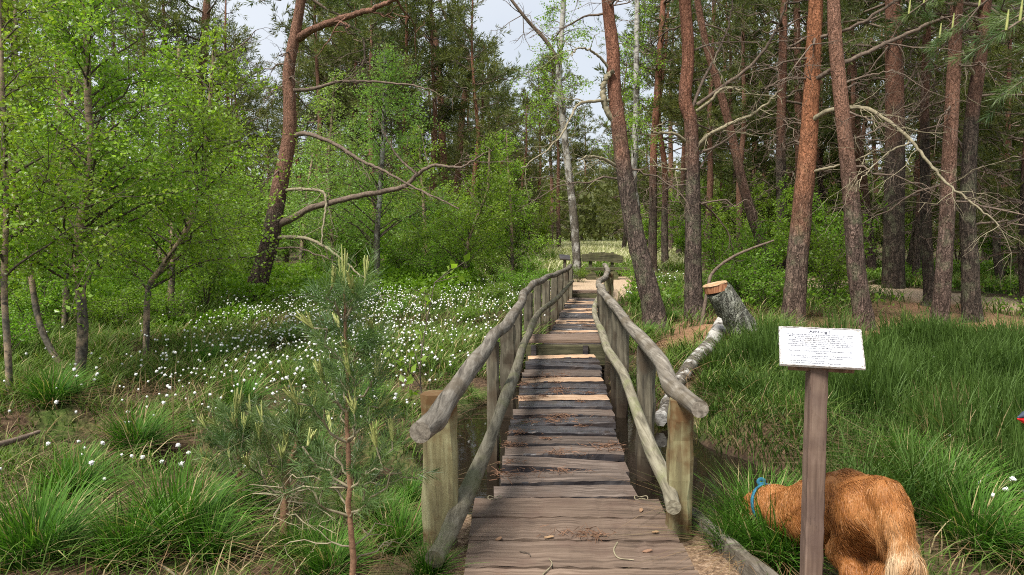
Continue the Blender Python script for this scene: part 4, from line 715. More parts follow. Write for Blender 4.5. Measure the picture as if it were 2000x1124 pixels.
for u, d, i, s in ((520, 24, 2, 1), (560, 28, 3, 1), (620, 27, 3, 1.1), (700, 25, 2, 1), (690, 30, 3, 1.2), (770, 24, 2, .9), (800, 29, 3, 1.2), (870, 27, 2, 1), (940, 27, 2, 1), (900, 33, 3, 1.2), (970, 34, 2, 1.1), (500, 33, 3, 1.2), (430, 25, 2, 1.2), (380, 22, 2, 1.1), (300, 22, 3, 1.2), (250, 18, 2, 1), (200, 24, 2, 1.3), (120, 20, 2, 1.2), (60, 17, 2, 1.1), (0, 22, 2, 1.3), (-60, 15, 2, 1.1), (60, 27, 3, 1.3), (-120, 22, 2, 1.3), (340, 30, 3, 1.3), (180, 32, 3, 1.3), (470, 20, 1, 1), (640, 21, 1, .9), (700, 20, 0, .9), (790, 20, 0, .8), (850, 19, 1, .9), (890, 21, 0, .9), (960, 23, 1, .9), (1030, 24, 1, .7), (1045, 19, 1, .5), (1020, 21, 1, .5), (-20, 12, 2, .9), (1050, 40, 2, 1.2), (1000, 40, 3, 1.2), (735, 36, 3, 1.3), (600, 38, 3, 1.3), (1075, 33, 1, .6), (1130, 20.8, 1, .35), (1240, 19, 1, .5), (850, 14.5, 1, .4), (965, 16, 1, .45), (1003, 17.5, 1, .5), (775, 14, 1, .35), (915, 13, 1, .32), (700, 16.5, 1, .5), (60, 11, 0, .6), (210, 12, 1, .6), (330, 12.5, 1, .6), (110, 13, 0, .7), (-10, 9.5, 1, .7), (400, 15, 0, .7), (250, 15, 0, .7)):
    place(KB, i, X(u, d), d, 'leafy young birch or bush massed behind the cottongrass', S2, s * (.9 + .2 * T.random()))
# ------------------------------------------------ young pines in the foreground
TVy, TQy = needles(T, 54, .12, .056, .0025, .8)
def young_pine(label, u, d, Hh, nwh, wpx, zbase=.3, Lm=.5, lean=0.):
    x = X(u, d); b = np.array([x, d, float(H(x, d))]); o = thing('young_pine', label, 'young pine', tuple(b)); g = T; s = np.linspace(-.04, 1, 24)[:, None]; C = b + np.array([lean, 0, Hh]) * s + .012 * np.cumsum(g.standard_normal((24, 3)), 0) * np.array([.4, .4, 0]); r0 = wpx / 2 / FPX * d
    part('trunk', tube(C, np.linspace(r0, r0 * .35, 24), 10, True, .04, g), MT['young'], o, origin=b, smooth=True); m = MB(); nd = MB(); cd = MB(); pos = []; dr = []; tips = [(C[-1], np.array([0, 0, 1.]), 1.4)]
    for w in range(nwh):
        f = zbase + (.97 - zbase) * (w + .5) / nwh; a = C[int(f * 23)]; L0 = Lm * (1 - .68 * (f - zbase) / (1 - zbase))
        for q in range(4):
            az = q * 1.5708 + g.random() * .9; L = L0 * (.7 + .5 * g.random()); e = .25 + .5 * f; t = np.linspace(0, 1, 9)[:, None]; P = a + np.array([cos(az) * cos(e), sin(az) * cos(e), sin(e)]) * L * t + np.array([0, 0, .45 * L]) * t ** 2 + .02 * g.standard_normal((9, 3)) * t
            m.add(*tube(P, np.linspace(.0065, .004, 9), 5, False)); tn = unit(np.gradient(P, axis=0))
            for i in range(3, 9):
                pos.append(P[i]); dr.append(tn[i])
            if f > .45: tips.append((P[-1], unit(tn[-1] + (0, 0, 1.2)), .8))
            for sgn in (-1, 1):
                if g.random() < .35:
                    i = g.integers(2, 6); d2 = unit(tn[i] + sgn * unit(np.cross(tn[i], [0, 0, 1.])) * .8 + (0, 0, .25)); e2 = P[i] + d2 * L * .45; m.add(*tube([P[i], e2], [.005, .004], 4, False))
                    for u_ in (.35, .65, .95): pos.append(P[i] + d2 * L * .45 * u_); dr.append(d2)
    for i in range(int(23 * .6), 24): pos.append(C[i]); dr.append(np.array([0, 0, 1.]))
    for p, dd, k in tips:
        for q in range(int(3 + 4 * k)): dv = unit(dd + .13 * g.standard_normal(3)); l = (.06 + .08 * g.random()) * k; cd.add(*tube([p, p + dv * l * .5, p + dv * l], [.005, .0058, .0025], 5), rnd=g.random())
    for _ in range(9):
        a = C[int(23 * g.uniform(.08, .5))]; az = g.random() * 6.28; L = .2 + .3 * g.random(); t = np.linspace(0, 1, 8)[:, None]; P = a + np.array([cos(az), sin(az), .1]) * L * t + np.array([0, 0, -.2 * L]) * t ** 2 + .03 * g.standard_normal((8, 3)) * t; m.add(*tube(P, np.linspace(.005, .002, 8), 4, False)); dead_twigs(m, P, 3, .16, g, .002, 0, 0)
    stamp(nd, TVy, TQy, np.array(pos), np.array(dr), .75 + .45 * g.random(len(pos)), g); m.build('limb', MT['branch_grey'], o, origin=b)['kind'] = 'stuff'; nd.build('crown', MT['n_young'], o, origin=b); cd.build('new_shoot', MT['candle'], o, origin=b)['kind'] = 'stuff'; return o
young_pine('young pine with upright pale new shoots, tallest one in the left foreground', 674, 3.25, 1.45, 6, 15, .30, .29)
young_pine('small young pine with a red-brown stem left of the tallest young pine', 535, 4.15, .72, 4, 20, .4, .27, .1)
young_pine('knee-high young pine farthest left of the three in the foreground', 447, 4.4, .64, 4, 14, .4, .22)
# a thin leafy sapling by the left railing
x = X(828, 5.2); b = np.array([x, 5.2, float(H(x, 5.2))]); o = thing('sapling', 'thin leafy sapling with a dark stem just left of the near handrail', 'sapling', tuple(b))
P = catmull([b + (0, 0, -.05), b + (-.01, 0, .6), b + (-.03, 0, 1.0), b + (.07, 0, 1.55)], 20); part('trunk', tube(P, np.linspace(.008, .003, 20), 6), MT['twig'], o, origin=b, smooth=True); m = MB(); lf = MB(); pos = []
for _ in range(13): i = T.integers(9, 20); d = unit(np.array([T.standard_normal(), T.standard_normal(), .7])); l = .1 + .18 * T.random(); m.add(*tube([P[i], P[i] + d * l], [.003, .002], 4, False)); pos += [P[i] + d * l * f for f in (.5, .75, 1.)]
stamp(lf, LEAF, LEAFQ, np.array(pos), T.standard_normal((len(pos), 3)), .05 + .03 * T.random(len(pos)), T); m.build('limb', MT['twig'], o, origin=b)['kind'] = 'stuff'; lf.build('crown', MT['birchleaf'], o, origin=b)

# ------------------------------------------------ the far wood that closes every gap
mb = MB(); n = 170000; a = T.uniform(radians(40), radians(140), n); r = T.uniform(70, 125, n); x = r * np.cos(a); y = r * np.sin(a); top = 6.5 + 7 * fbm(x * .12, y * .12) + 3 * fbm(x * .5, y * .5) + 1.2 * ss(0, 25, np.abs(x - 4)); z = H(x, y) + top * T.random(n) ** .8; k = top > 1
P = np.stack([x, y, z], 1)[k]; D = T.standard_normal((len(P), 3)); stamp(mb, LEAF, LEAFQ, P, D, .26 + .36 * T.random(len(P)), T, rnd=np.clip(vn(x * .2, y * .2)[k] * .6 + .4 * T.random(len(P)), 0, 1))
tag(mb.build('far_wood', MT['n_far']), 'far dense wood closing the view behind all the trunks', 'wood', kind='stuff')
# ---------------------------------------------------------------- grass, rushes, cottongrass, bilberry
G = np.random.default_rng(77)
def logfree(x, y): return (np.abs(x - .1 - np.interp(y, [7.0, 8.1, 9, 10, 11.2], [1.3, 1.72, 2.1, 2.57, 3.08])) > .17) | (y < 6.8) | (y > 11.4)
def scatter(n, x0, x1, y0, y1, ok=None, pad=420):
    y = np.sqrt(G.uniform(y0 ** 2, y1 ** 2, n)); x = G.uniform(x0, x1, n)
    z = H(x, y); P = np.stack([x, y, z], 1); u, v = to_px(P); k = (u > -pad) & (u < 2000 + pad) & (v < 1124 + 260)
    k &= (z > WATER - .03) & (chipmask(x, y) < .35 + .3 * G.random(n)) & ~((np.abs(x - deck_x(y)) < .62) & (y < 17.5)) & ~((y < 4.5) & (x > -.3) & (x < .95))
    k &= basin(x, y) < .38 + .2 * G.random(n)
    k &= duffmask(x, y) < .25 + .6 * G.random(n) ** 2
    if ok is not None: k &= ok(x, y)
    return P[k]
def wetf(P):
    x, y = P[:, 0], P[:, 1]; return 1 - .5 * np.minimum(1, 2.0 * np.maximum.reduce([basin(x, y), basin(x - .4, y), basin(x + .4, y), basin(x, y - .55), basin(x, y - .25)])) * (y < 10)
mb = MB()
P = scatter(125000, -9, 9, 2.2, 12, lambda x, y: (fbm(x * 1.3, y * 1.3) > -.07) & (G.random(len(x)) < .85) & (x < 2.4 + .15 * y) & logfree(x, y))
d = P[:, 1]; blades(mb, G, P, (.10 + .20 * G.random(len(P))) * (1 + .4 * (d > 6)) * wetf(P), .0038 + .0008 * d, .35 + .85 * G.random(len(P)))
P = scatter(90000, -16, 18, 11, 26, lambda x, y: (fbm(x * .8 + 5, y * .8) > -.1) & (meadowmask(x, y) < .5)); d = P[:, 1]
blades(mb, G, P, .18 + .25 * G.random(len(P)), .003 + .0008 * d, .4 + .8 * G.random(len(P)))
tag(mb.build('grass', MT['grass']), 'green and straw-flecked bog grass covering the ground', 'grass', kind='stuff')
mb = MB(); P = scatter(60000, -8, 16, 24, 60, lambda x, y: meadowmask(x, y) > .3 * G.random(len(x))); blades(mb, G, P, .3 + .35 * G.random(len(P)), .02 + .0005 * P[:, 1], .3 + .6 * G.random(len(P)))
tag(mb.build('meadow_grass', MT['meadow']), 'pale seeding grass of the sunny meadow behind the bench', 'grass', kind='stuff')
def rushok(x, y): return logfree(x, y) & (x > 1.75 + .06 * (y - 5) + .35 * fbm(x, y * 2)) & (y > 4.3 + .5 * fbm(x * 1.4, 3 + 0 * y)) & (y < 9.6 + 1.2 * fbm(x * .9, y)) & (x < 9)
mb = MB(); P = scatter(75000, 1.3, 8, 4.2, 10.8, lambda x, y: rushok(x, y) & (fbm(x * 1.7, y * 1.7) > -.3)); az = np.where(G.random(len(P)) < .6, pi + .8 * G.standard_normal(len(P)), G.random(len(P)) * 6.28)
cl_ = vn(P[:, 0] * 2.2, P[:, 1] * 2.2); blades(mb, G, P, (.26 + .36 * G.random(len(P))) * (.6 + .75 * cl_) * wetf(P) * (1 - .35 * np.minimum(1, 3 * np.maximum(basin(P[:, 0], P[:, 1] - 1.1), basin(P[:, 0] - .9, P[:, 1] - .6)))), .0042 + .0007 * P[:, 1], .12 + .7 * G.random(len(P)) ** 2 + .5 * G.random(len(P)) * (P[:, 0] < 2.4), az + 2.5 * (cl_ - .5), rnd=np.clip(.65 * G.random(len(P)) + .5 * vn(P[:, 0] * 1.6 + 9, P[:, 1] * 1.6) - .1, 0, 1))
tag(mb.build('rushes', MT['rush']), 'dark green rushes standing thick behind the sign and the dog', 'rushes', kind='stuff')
mb = MB(); P = scatter(5000, -6, 6, 2.6, 12, lambda x, y: (fbm(x * 1.1 + 3, y * 1.1) > .02)); blades(mb, G, P, .12 + .35 * G.random(len(P)), .0025 + .0005 * P[:, 1], .5 + 1.5 * G.random(len(P)))
tag(mb.build('dry_grass', MT['straw']), 'pale dry grass stalks among the green tufts', 'dry grass', kind='stuff')
mb = MB(); P = scatter(22000, -6, 7, 2.3, 14, lambda x, y: (fbm(x * 1.6 + 8, y * 1.6) > -.15)); P[:, 2] += .015
blades(mb, G, P, .12 + .14 * G.random(len(P)), .003 + .0005 * P[:, 1], 2.2 + 1.2 * G.random(len(P)))
tag(mb.build('fallen_grass', MT['litter']), 'flattened brown dead grass and needles between the tussocks', 'dead grass', kind='stuff')
# tussocks one can tell apart: three kinds, copied
def tussock_kind(seed, n, h, r, dry):
    g = np.random.default_rng(seed); a = g.random(n) * 6.28; rr = r * np.sqrt(g.random(n)); P = np.stack([rr * np.cos(a), rr * np.sin(a), -.03 + .05 * (1 - rr / r)], 1); m = MB()
    blades(m, g, P, h * (.55 + .55 * g.random(n)), .0068, .2 + .95 * g.random(n) * (.35 + rr / r), a + .7 * g.standard_normal(n)); k = int(n * dry)
    a = g.random(k) * 6.28; Q = np.stack([.8 * r * np.cos(a), .8 * r * np.sin(a), 0 * a], 1); blades(m, g, Q, h * (.5 + .4 * g.random(k)), .0045, 2. + .9 * g.random(k), a, mat=1); return m.mesh('grass_tussock', [MT['tussock'], MT['straw']])
TK = [tussock_kind(1, 480, .42, .13, .08), tussock_kind(2, 600, .50, .16, .04), tussock_kind(3, 330, .36, .10, .2)]
def tussock(u, v, k, s, label, group='grass tussocks in the foreground bog'):
    p = ground(u, v); o = link('grass_tussock', TK[k], None, tuple(p)); o.rotation_euler = (0, 0, G.random() * 6.28); o.scale = (s,) * 3; return tag(o, label, 'grass tussock', group)
for u, v, k, s, l in ((70, 1100, 1, 1.0, 'grass tussock in the bottom left corner'), (140, 975, 0, .95, 'grass tussock above the bottom left corner, over a brown mat'), (262, 880, 0, 1.1, 'grass tussock with long straw stalks in the left middle'),
                      (345, 1060, 1, 1.05, 'large bright grass tussock at the lower left between corner and young pines'), (250, 1100, 0, .95, 'grass tussock at the bottom edge right of the corner one'), (410, 1090, 2, .9, 'grass tussock at the foot of the farthest left young pine'),
                      (105, 790, 0, 1.1, 'dark grass tussock left of the large birch foot'), (480, 1010, 2, .9, 'grass tussock between the two smaller young pines'), (590, 1090, 2, .8, 'thin grass tussock left of the tallest young pine'), (640, 1130, 0, .75, 'grass tussock under the tallest young pine at the bottom edge'),
                      (780, 1080, 2, .95, 'grass tussock against the left railing foot'), (745, 1020, 2, .7, 'small grass tussock behind the one at the left railing foot'), (800, 985, 2, .7, 'small grass tussock beside the pale left post'), (600, 900, 2, .9, 'grass tussock behind the smaller young pines'), (470, 800, 0, 1.0, 'grass tussock amid the sparse cottongrass'), (700, 800, 0, .9, 'grass tussock behind the tallest young pine'),
                      (400, 720, 0, 1.0, 'grass tussock at the left edge of the cottongrass'), (835, 1130, 2, .6, 'short grass tussock at the lower end of the left midrail'),
                      (1462, 1035, 0, 1.0, 'bright grass tussock left of the dog by the edging board'), (1480, 1060, 1, .95, 'tall bright grass tussock in front of the dog head'), (1425, 1078, 2, .75, 'thin grass tussock behind the right handrail post'), (1505, 1095, 0, 1.05, 'lush grass tussock hiding the dog head and forelegs'), (1540, 1110, 0, .8, 'grass tussock between the edging board and the sign post'), (1490, 985, 0, .8, 'grass tussock at the water edge above the dog head'),
                      (1840, 1010, 1, 1.0, 'bright grass tussock just right of the dog back'), (1905, 1070, 0, 1.05, 'bright grass tussock right of the dog tail'), (1985, 1100, 2, 1.0, 'grass tussock in the bottom right corner'), (1960, 1000, 0, .9, 'grass tussock below the red leash handle'), (1560, 905, 0, .8, 'grass tussock behind the dog shoulders'), (1770, 930, 0, .95, 'grass tussock behind the dog rump'),
                      (1250, 600, 0, .9, 'fresh grass tussock left of the thick leaning pine foot'), (1310, 625, 2, .9, 'fresh grass tussock right of the thick leaning pine foot'), (1255, 670, 2, 1., 'grass tussock on the right bank beside the railing')):
    tussock(u, v, k, s, l)
for u, v in ((255, 855), (240, 800), (360, 940), (180, 830)):        # long dry stalks of two tussocks
    pass
mb = MB(); p = np.vstack([ground(262, 880) + np.array([.12, .12, 0]) * G.standard_normal((26, 3)), ground(345, 1040) + np.array([.12, .12, 0]) * G.standard_normal((16, 3)), ground(300, 760) + np.array([.3, .3, 0]) * G.standard_normal((14, 3))])
blades(mb, G, p, .65 + .35 * G.random(len(p)), .005, .5 + .9 * G.random(len(p)), rnd=.3 * G.random(len(p)))
tag(mb.build('straw_stalks', MT['straw']), 'long pale straw stalks fanning out over the left tussocks', 'straw', kind='stuff')
# brown drooping stalks at the right edge
mb = MB(); p = np.array([ground(1960, 960) + np.array([.35 * a, .3 * b, 0]) for a, b in G.standard_normal((60, 2))]); blades(mb, G, p, .5 + .3 * G.random(60), .006, 1. + .8 * G.random(60), pi + .6 * G.standard_normal(60), rnd=.7 + .3 * G.random(60))
tag(mb.build('brown_sedge', MT['litter']), 'brown arching sedge stalks at the right edge', 'sedge', kind='stuff')
# cottongrass: the near plants one by one, the rest as a mass
def head(g, n=40, r=.017):
    D = unit(g.standard_normal((n, 3))); s = unit(np.cross(D, g.standard_normal((n, 3)))) * .003; l = (r * (.8 + .35 * g.random(n)))[:, None] * np.array([1, 1, .85])
    V = np.stack([-s, s, D * l + s * .5, D * l - s * .5], 1).reshape(-1, 3); m = MB(); m.add(V, np.arange(4 * n).reshape(-1, 4)); a = np.arange(6) * 1.0472; ring = [(r * .8 * cos(t) * c, r * .8 * sin(t) * c, r * .75 * sn) for c, sn in ((.75, -.66), (1, 0), (.75, .66)) for t in a]
    Q = [[6 * i + j, 6 * i + (j + 1) % 6, 6 * i + 6 + (j + 1) % 6, 6 * i + 6 + j] for i in range(2) for j in range(6)]; m.add(ring + [(0, 0, -r * .85), (0, 0, r * .85)], Q, [[(j + 1) % 6, j, 18] for j in range(6)] + [[12 + j, 12 + (j + 1) % 6, 19] for j in range(6)]); return m
def cot(g, h):
    m = MB(); top = np.array([.06 * g.standard_normal(), .06 * g.standard_normal(), h]); m.add(*tube(catmull([(0, 0, -.03), top * .5 + (.01, 0, .01), top], 6), .0017, 4, False), mat=1)
    q = head(g); m.add(np.vstack(q.V) + top + (0, 0, .006), np.vstack([q.Q[0], q.Q[1]]), q.T[0], 0); return m
CK = [cot(G, h).mesh('cottongrass', [MT['cotton'], MT['tussock']]) for h in (.25, .31, .38, .28)]
def sample_px(n):
    pts = []
    for w_, (u, v, su, sv) in ((34, (700, 610, 130, 36)), (24, (860, 600, 95, 38)), (14, (590, 640, 80, 40)), (22, (760, 690, 120, 50)), (10, (480, 680, 90, 55)), (6, (400, 760, 120, 60)), (6, (640, 770, 100, 50)), (9, (950, 600, 50, 30)), (10, (640, 578, 90, 14)), (3, (200, 760, 160, 70)), (2, (230, 920, 160, 60)), (.6, (1880, 790, 80, 60)), (.4, (1960, 1010, 30, 30)), (2.5, (1300, 545, 25, 14)), (.8, (1245, 580, 20, 8)), (1.2, (860, 680, 40, 60))):
        k = int(n * w_ / 142); pts.append(np.stack([G.normal(u, su, k), G.normal(v, sv, k)], 1))
    q = np.vstack(pts); return q[(q[:, 1] > 535) & (q[:, 0] > -10) & (q[:, 0] < 2010)]
ptsG = []
for u, v in sample_px(2500):
    p = ground(u, v + 14)
    if not logfree(p[:1], p[1:2])[0]: continue
    if float(fbm(np.array([p[0] * 1.1]), np.array([p[1] * .8 + 40]))[0]) < G.normal(-.2, .16): continue
    if p[1] < 26 and p[2] > WATER - .02 and not (abs(p[0] - deck_x(p[1])) < .6 and p[1] > 4) and not (p[1] < 4.6 and -.5 < p[0] < 1.2): ptsG.append(p)
ptsG = np.array(ptsG); ptsG = ptsG[np.argsort(ptsG[:, 1])]; dd = ptsG[:, 1]
for p in ptsG[:290]:
    o = link('cottongrass', CK[G.integers(4)], None, tuple(p)); o.rotation_euler = (.15 * G.standard_normal(), .15 * G.standard_normal(), G.random() * 6.28); o.scale = (.6 + .5 * G.random() ** 1.5,) * 3
    tag(o, 'white fluffy cottongrass head on a thin green stem in the bog', 'cottongrass', 'cottongrass heads scattered over the bog')
mb = MB()
for p in ptsG[290:]:
    h = .2 + .16 * G.random(); top = p + np.array([.05 * G.standard_normal(), 0, h]); q = head(G, 12, .013 + .007 * G.random()); mb.add(np.vstack(q.V) + top, np.vstack([q.Q[0], q.Q[1]]), q.T[0], 0)
    mb.add(*tube([p, top], .0025, 3, False), mat=1)
tag(mb.build('cottongrass_field', [MT['cotton'], MT['tussock']]), 'mass of white cottongrass farther back in the bog', 'cottongrass', kind='stuff')
# bilberry carpet
mb = MB(); n = 120000; y = G.uniform(10.5, 25, n); x = G.uniform(-13, 2, n); m_ = ss(-.05, .12, fbm(x * .35 + 4, y * .35) + .22 - .5 * ss(-5.4, -3.5, x) * ss(17.5, 14.5, y) - .6 * ss(13.5, 10.5, y + .25 * (x + 6)) - .9 * ss(-1.5, .5, x))
hgt = (.22 + .3 * vn(x * 1.1, y * 1.1) + .16 * vn(x * 4, y * 4)) * m_; k = (m_ > .08); x, y, hgt = x[k], y[k], hgt[k]; P = np.stack([x, y, H(x, y) + hgt * (.25 + .75 * G.random(len(x)) ** .45)], 1); u, v = to_px(P); k = (u > -150) & (u < 1200); P = P[k]
D = np.stack([G.standard_normal(len(P)), G.standard_normal(len(P)), .6 + .5 * G.standard_normal(len(P))], 1); stamp(mb, LEAF, LEAFQ, P, D, .05 + .045 * G.random(len(P)), G, rnd=np.clip(.5 * G.random(len(P)) + .5 * vn(P[:, 0] * 3, P[:, 1] * 3), 0, 1))
tag(mb.build('bilberry_carpet', MT['bilberry']), 'bright green bilberry carpet under the birches at the left', 'ground cover', kind='stuff')
mb = MB(); n = 26000; y = G.uniform(11, 30, n); x = G.uniform(2.4, 17, n); m_ = ss(.0, .12, fbm(x * .5 + 14, y * .5) + .04) * (path_d(x, y) > .9) * (duffmask(x, y) < .3); k = m_ > .1; x, y, m_ = x[k], y[k], m_[k]
P = np.stack([x, y, H(x, y) + (.05 + .3 * G.random(len(x)) ** .7) * m_], 1); D = np.stack([G.standard_normal(len(P)), G.standard_normal(len(P)), .6 + .5 * G.standard_normal(len(P))], 1); stamp(mb, LEAF, LEAFQ, P, D, .05 + .05 * G.random(len(P)), G)
tag(mb.build('low_herbs', MT['shrubleaf']), 'low leafy herbs under the right-hand pines', 'ground cover', kind='stuff')
# small wet hummock in the water beside the bridge
p = ground(928, 830); p[2] = WATER; n = 500; D = unit(np.abs(G.standard_normal((n, 3))) * np.array([1, 1, .8]) * np.sign(G.standard_normal((n, 3)) + np.array([0, 0, 9.]))); mb = MB()
blades(mb, G, p + D * np.array([.09, .08, .07]) - np.array([0, 0, .02]), .05 + .06 * G.random(n), .004, 2.5, np.arctan2(D[:, 1], D[:, 0])); hm = tag(mb.build('peat_hummock', MT['litter']), 'round brown peat hummock in the water left of the planks', 'hummock')
# ---------------------------------------------------------------- dog and dog walker
def sdf(prims, k):
    def f(P):
        d = None
        for a, b, ra, rb in prims:
            a = np.asarray(a); ab = np.asarray(b) - a; q = P - a; t = np.clip(q @ ab / max(ab @ ab, 1e-9), 0, 1); e = np.linalg.norm(q - t[..., None] * ab, axis=-1) - (ra + (rb - ra) * t)
            if d is None: d = e
            else: h = np.clip(.5 + .5 * (e - d) / k, 0, 1); d = e * (1 - h) + d * h - k * h * (1 - h)
        return d
    return f
def surfnets(f, lo, hi, h):
    ax = [np.arange(a, b + h, h) for a, b in zip(lo, hi)]; nx, ny, nz = map(len, ax); F = np.empty((nx, ny, nz))
    for i, x in enumerate(ax[0]): Y, Z = np.meshgrid(ax[1], ax[2], indexing='ij'); F[i] = f(np.stack([np.full_like(Y, x), Y, Z], -1))
    S = F < 0; cnt = sum(S[i:nx - 1 + i, j:ny - 1 + j, k:nz - 1 + k].astype(int) for i in (0, 1) for j in (0, 1) for k in (0, 1)); act = (cnt > 0) & (cnt < 8); idx = -np.ones(act.shape, int); idx[act] = np.arange(act.sum()); I = np.argwhere(act); acc = np.zeros((len(I), 3)); w_ = np.zeros(len(I)); cs = [(i, j, k) for i in (0, 1) for j in (0, 1) for k in (0, 1)]
    for a in cs:
        for b in cs:
            if a < b and sum(abs(p - q) for p, q in zip(a, b)) == 1:
                fa = F[tuple((I + a).T)]; fb = F[tuple((I + b).T)]; m = (fa < 0) != (fb < 0); t = np.where(m, fa / np.where(m, fa - fb, 1), 0)[:, None]; acc += np.where(m[:, None], np.array(a) + t * (np.array(b) - np.array(a)), 0); w_ += m
    V = (I + acc / w_[:, None]) * h + np.array(lo); Q = []
    for d in range(3):
        e = [0, 0, 0]; e[d] = 1; u, v = (d + 1) % 3, (d + 2) % 3; A = S[:-1, :-1, :-1]; sl = [slice(0, -1)] * 3; sl[d] = slice(1, None); B = S[tuple(sl)]; m = A != B[:A.shape[0], :A.shape[1], :A.shape[2]] if False else None
        G0 = np.argwhere(np.take(S, range(0, S.shape[d] - 1), d) != np.take(S, range(1, S.shape[d]), d)); G0 = G0[(G0[:, u] > 0) & (G0[:, v] > 0) & (G0[:, u] < S.shape[u] - 1) & (G0[:, v] < S.shape[v] - 1)]
        def c(du, dv): q = G0.copy(); q[:, u] -= du; q[:, v] -= dv; return idx[tuple(q.T)]
        q = np.stack([c(1, 1), c(0, 1), c(0, 0), c(1, 0)], 1); fl = S[tuple(G0.T)]; q[~fl] = q[~fl][:, ::-1]; Q.append(q)
    return V, np.vstack(Q)
def p_(u, v, d): return at(u, v, d)
gz = float(H(1.5, 3.3)); gz2 = float(H(1.3, 3.9))
def foot(u, d): p = at(u, 900, d); p[2] = float(H(p[0], p[1])) + .03; return p
pel, loin, rib, sho = p_(1700, 994, 3.25), p_(1652, 979, 3.45), p_(1600, 1000, 3.66), p_(1552, 1005, 3.85)
nek, hd, mz, nose = p_(1512, 985, 3.97), p_(1488, 985, 4.05), p_(1470, 1035, 4.12), p_(1461, 1075, 4.16)
tb_, t1, t2, t3 = p_(1730, 968, 3.14), p_(1752, 1015, 3.06), p_(1768, 1095, 3.0), p_(1786, 1190, 2.98)
hk1, ft1 = p_(1668, 1122, 3.26), foot(1655, 3.34); kn1 = p_(1655, 1075, 3.40); hk2, ft2 = p_(1728, 1125, 3.16), foot(1718, 3.26); kn2 = p_(1715, 1080, 3.34)
el1, fw1 = p_(1556, 1068, 3.83), foot(1545, 3.86); el2, fw2 = p_(1525, 1060, 4.0), foot(1520, 4.05)
prim = [(pel, loin, .130, .134), (loin, rib, .128, .150), (rib, sho, .152, .128), (sho, nek, .118, .092), (nek, hd, .09, .078), (hd, mz, .075, .045), (mz, nose, .044, .026), (pel, kn1, .125, .075), (kn1, hk1, .068, .042), (hk1, ft1, .036, .034), (ft1, ft1 + (-.03, .05, -.005), .034, .026), (pel + (.03, -.01, 0), kn2, .12, .075), (kn2, hk2, .066, .042), (hk2, ft2, .036, .034), (ft2, ft2 + (-.03, .05, -.005), .034, .026),
        (sho + (0, 0, -.04), el1, .095, .055), (el1, fw1, .05, .034), (fw1, fw1 + (-.03, .045, -.005), .034, .026), (sho + (.02, .08, -.04), el2, .09, .055), (el2, fw2, .05, .034), (fw2, fw2 + (-.03, .045, -.005), .034, .026), (pel + (.03, -.02, .02), tb_, .10, .06), (tb_, t1, .055, .045), (t1, t2, .045, .04), (t2, t3, .04, .025), (hd + (.05, -.03, .01), hd + (.035, -.04, -.1), .03, .022), (hd + (-.06, .03, .0), hd + (-.07, .03, -.1), .03, .022), (rib + (0, 0, -.08), loin + (0, 0, -.02), .10, .09)]
allp = np.array([q for a, b, _, _ in prim for q in (a, b)]); f = sdf(prim, .035); V, Q = surfnets(f, allp.min(0) - .2, allp.max(0) + .2, .014)
e = 1e-3; N = unit(np.stack([f(V + np.eye(3)[i] * e) - f(V - np.eye(3)[i] * e) for i in range(3)], 1))
base = np.array([pel[0], pel[1], gz]); dog = thing('dog', 'golden retriever sniffing in the grass behind the sign post, tail hanging down', 'dog', tuple(base))
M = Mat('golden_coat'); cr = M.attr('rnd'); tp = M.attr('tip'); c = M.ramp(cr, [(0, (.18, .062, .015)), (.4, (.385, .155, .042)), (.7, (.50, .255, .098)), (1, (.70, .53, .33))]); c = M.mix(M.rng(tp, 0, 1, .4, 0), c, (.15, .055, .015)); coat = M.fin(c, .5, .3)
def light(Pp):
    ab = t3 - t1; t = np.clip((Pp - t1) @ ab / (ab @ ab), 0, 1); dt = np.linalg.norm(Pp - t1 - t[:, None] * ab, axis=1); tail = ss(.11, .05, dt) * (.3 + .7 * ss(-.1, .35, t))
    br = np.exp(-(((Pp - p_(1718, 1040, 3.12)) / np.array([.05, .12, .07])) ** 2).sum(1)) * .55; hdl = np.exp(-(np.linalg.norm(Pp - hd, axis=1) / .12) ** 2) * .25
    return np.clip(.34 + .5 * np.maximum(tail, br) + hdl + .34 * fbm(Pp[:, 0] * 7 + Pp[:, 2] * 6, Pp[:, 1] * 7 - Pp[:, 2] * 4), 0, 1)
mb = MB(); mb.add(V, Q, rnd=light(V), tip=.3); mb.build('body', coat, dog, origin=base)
tri = np.vstack([Q[:, [0, 1, 2]], Q[:, [0, 2, 3]]]); ar = np.linalg.norm(np.cross(V[tri[:, 1]] - V[tri[:, 0]], V[tri[:, 2]] - V[tri[:, 0]]), axis=1); D_ = np.random.default_rng(9); nf = 180000; k = D_.choice(len(tri), nf, p=ar / ar.sum()); uv = D_.random((nf, 2)); fl = uv.sum(1) > 1; uv[fl] = 1 - uv[fl]
Pp = V[tri[k, 0]] + uv[:, :1] * (V[tri[k, 1]] - V[tri[k, 0]]) + uv[:, 1:] * (V[tri[k, 2]] - V[tri[k, 0]]); Nn = unit(N[tri[k, 0]]); back = unit(pel - sho)
wv = np.stack([fbm(Pp[:, 0] * 11 + i * 7, Pp[:, 1] * 11 + Pp[:, 2] * 11 + i * 3, 2) for i in range(3)], 1); flow = back * .75 + np.array([0, 0, -.75]) + 2.0 * wv
ab = t3 - tb_; tt = np.clip((Pp - tb_) @ ab / (ab @ ab), 0, 1); dt = np.linalg.norm(Pp - tb_ - tt[:, None] * ab, axis=1); it = ss(.12, .05, dt); flow = flow * (1 - it[:, None]) + it[:, None] * (unit(ab) * 1.3 + .5 * wv)
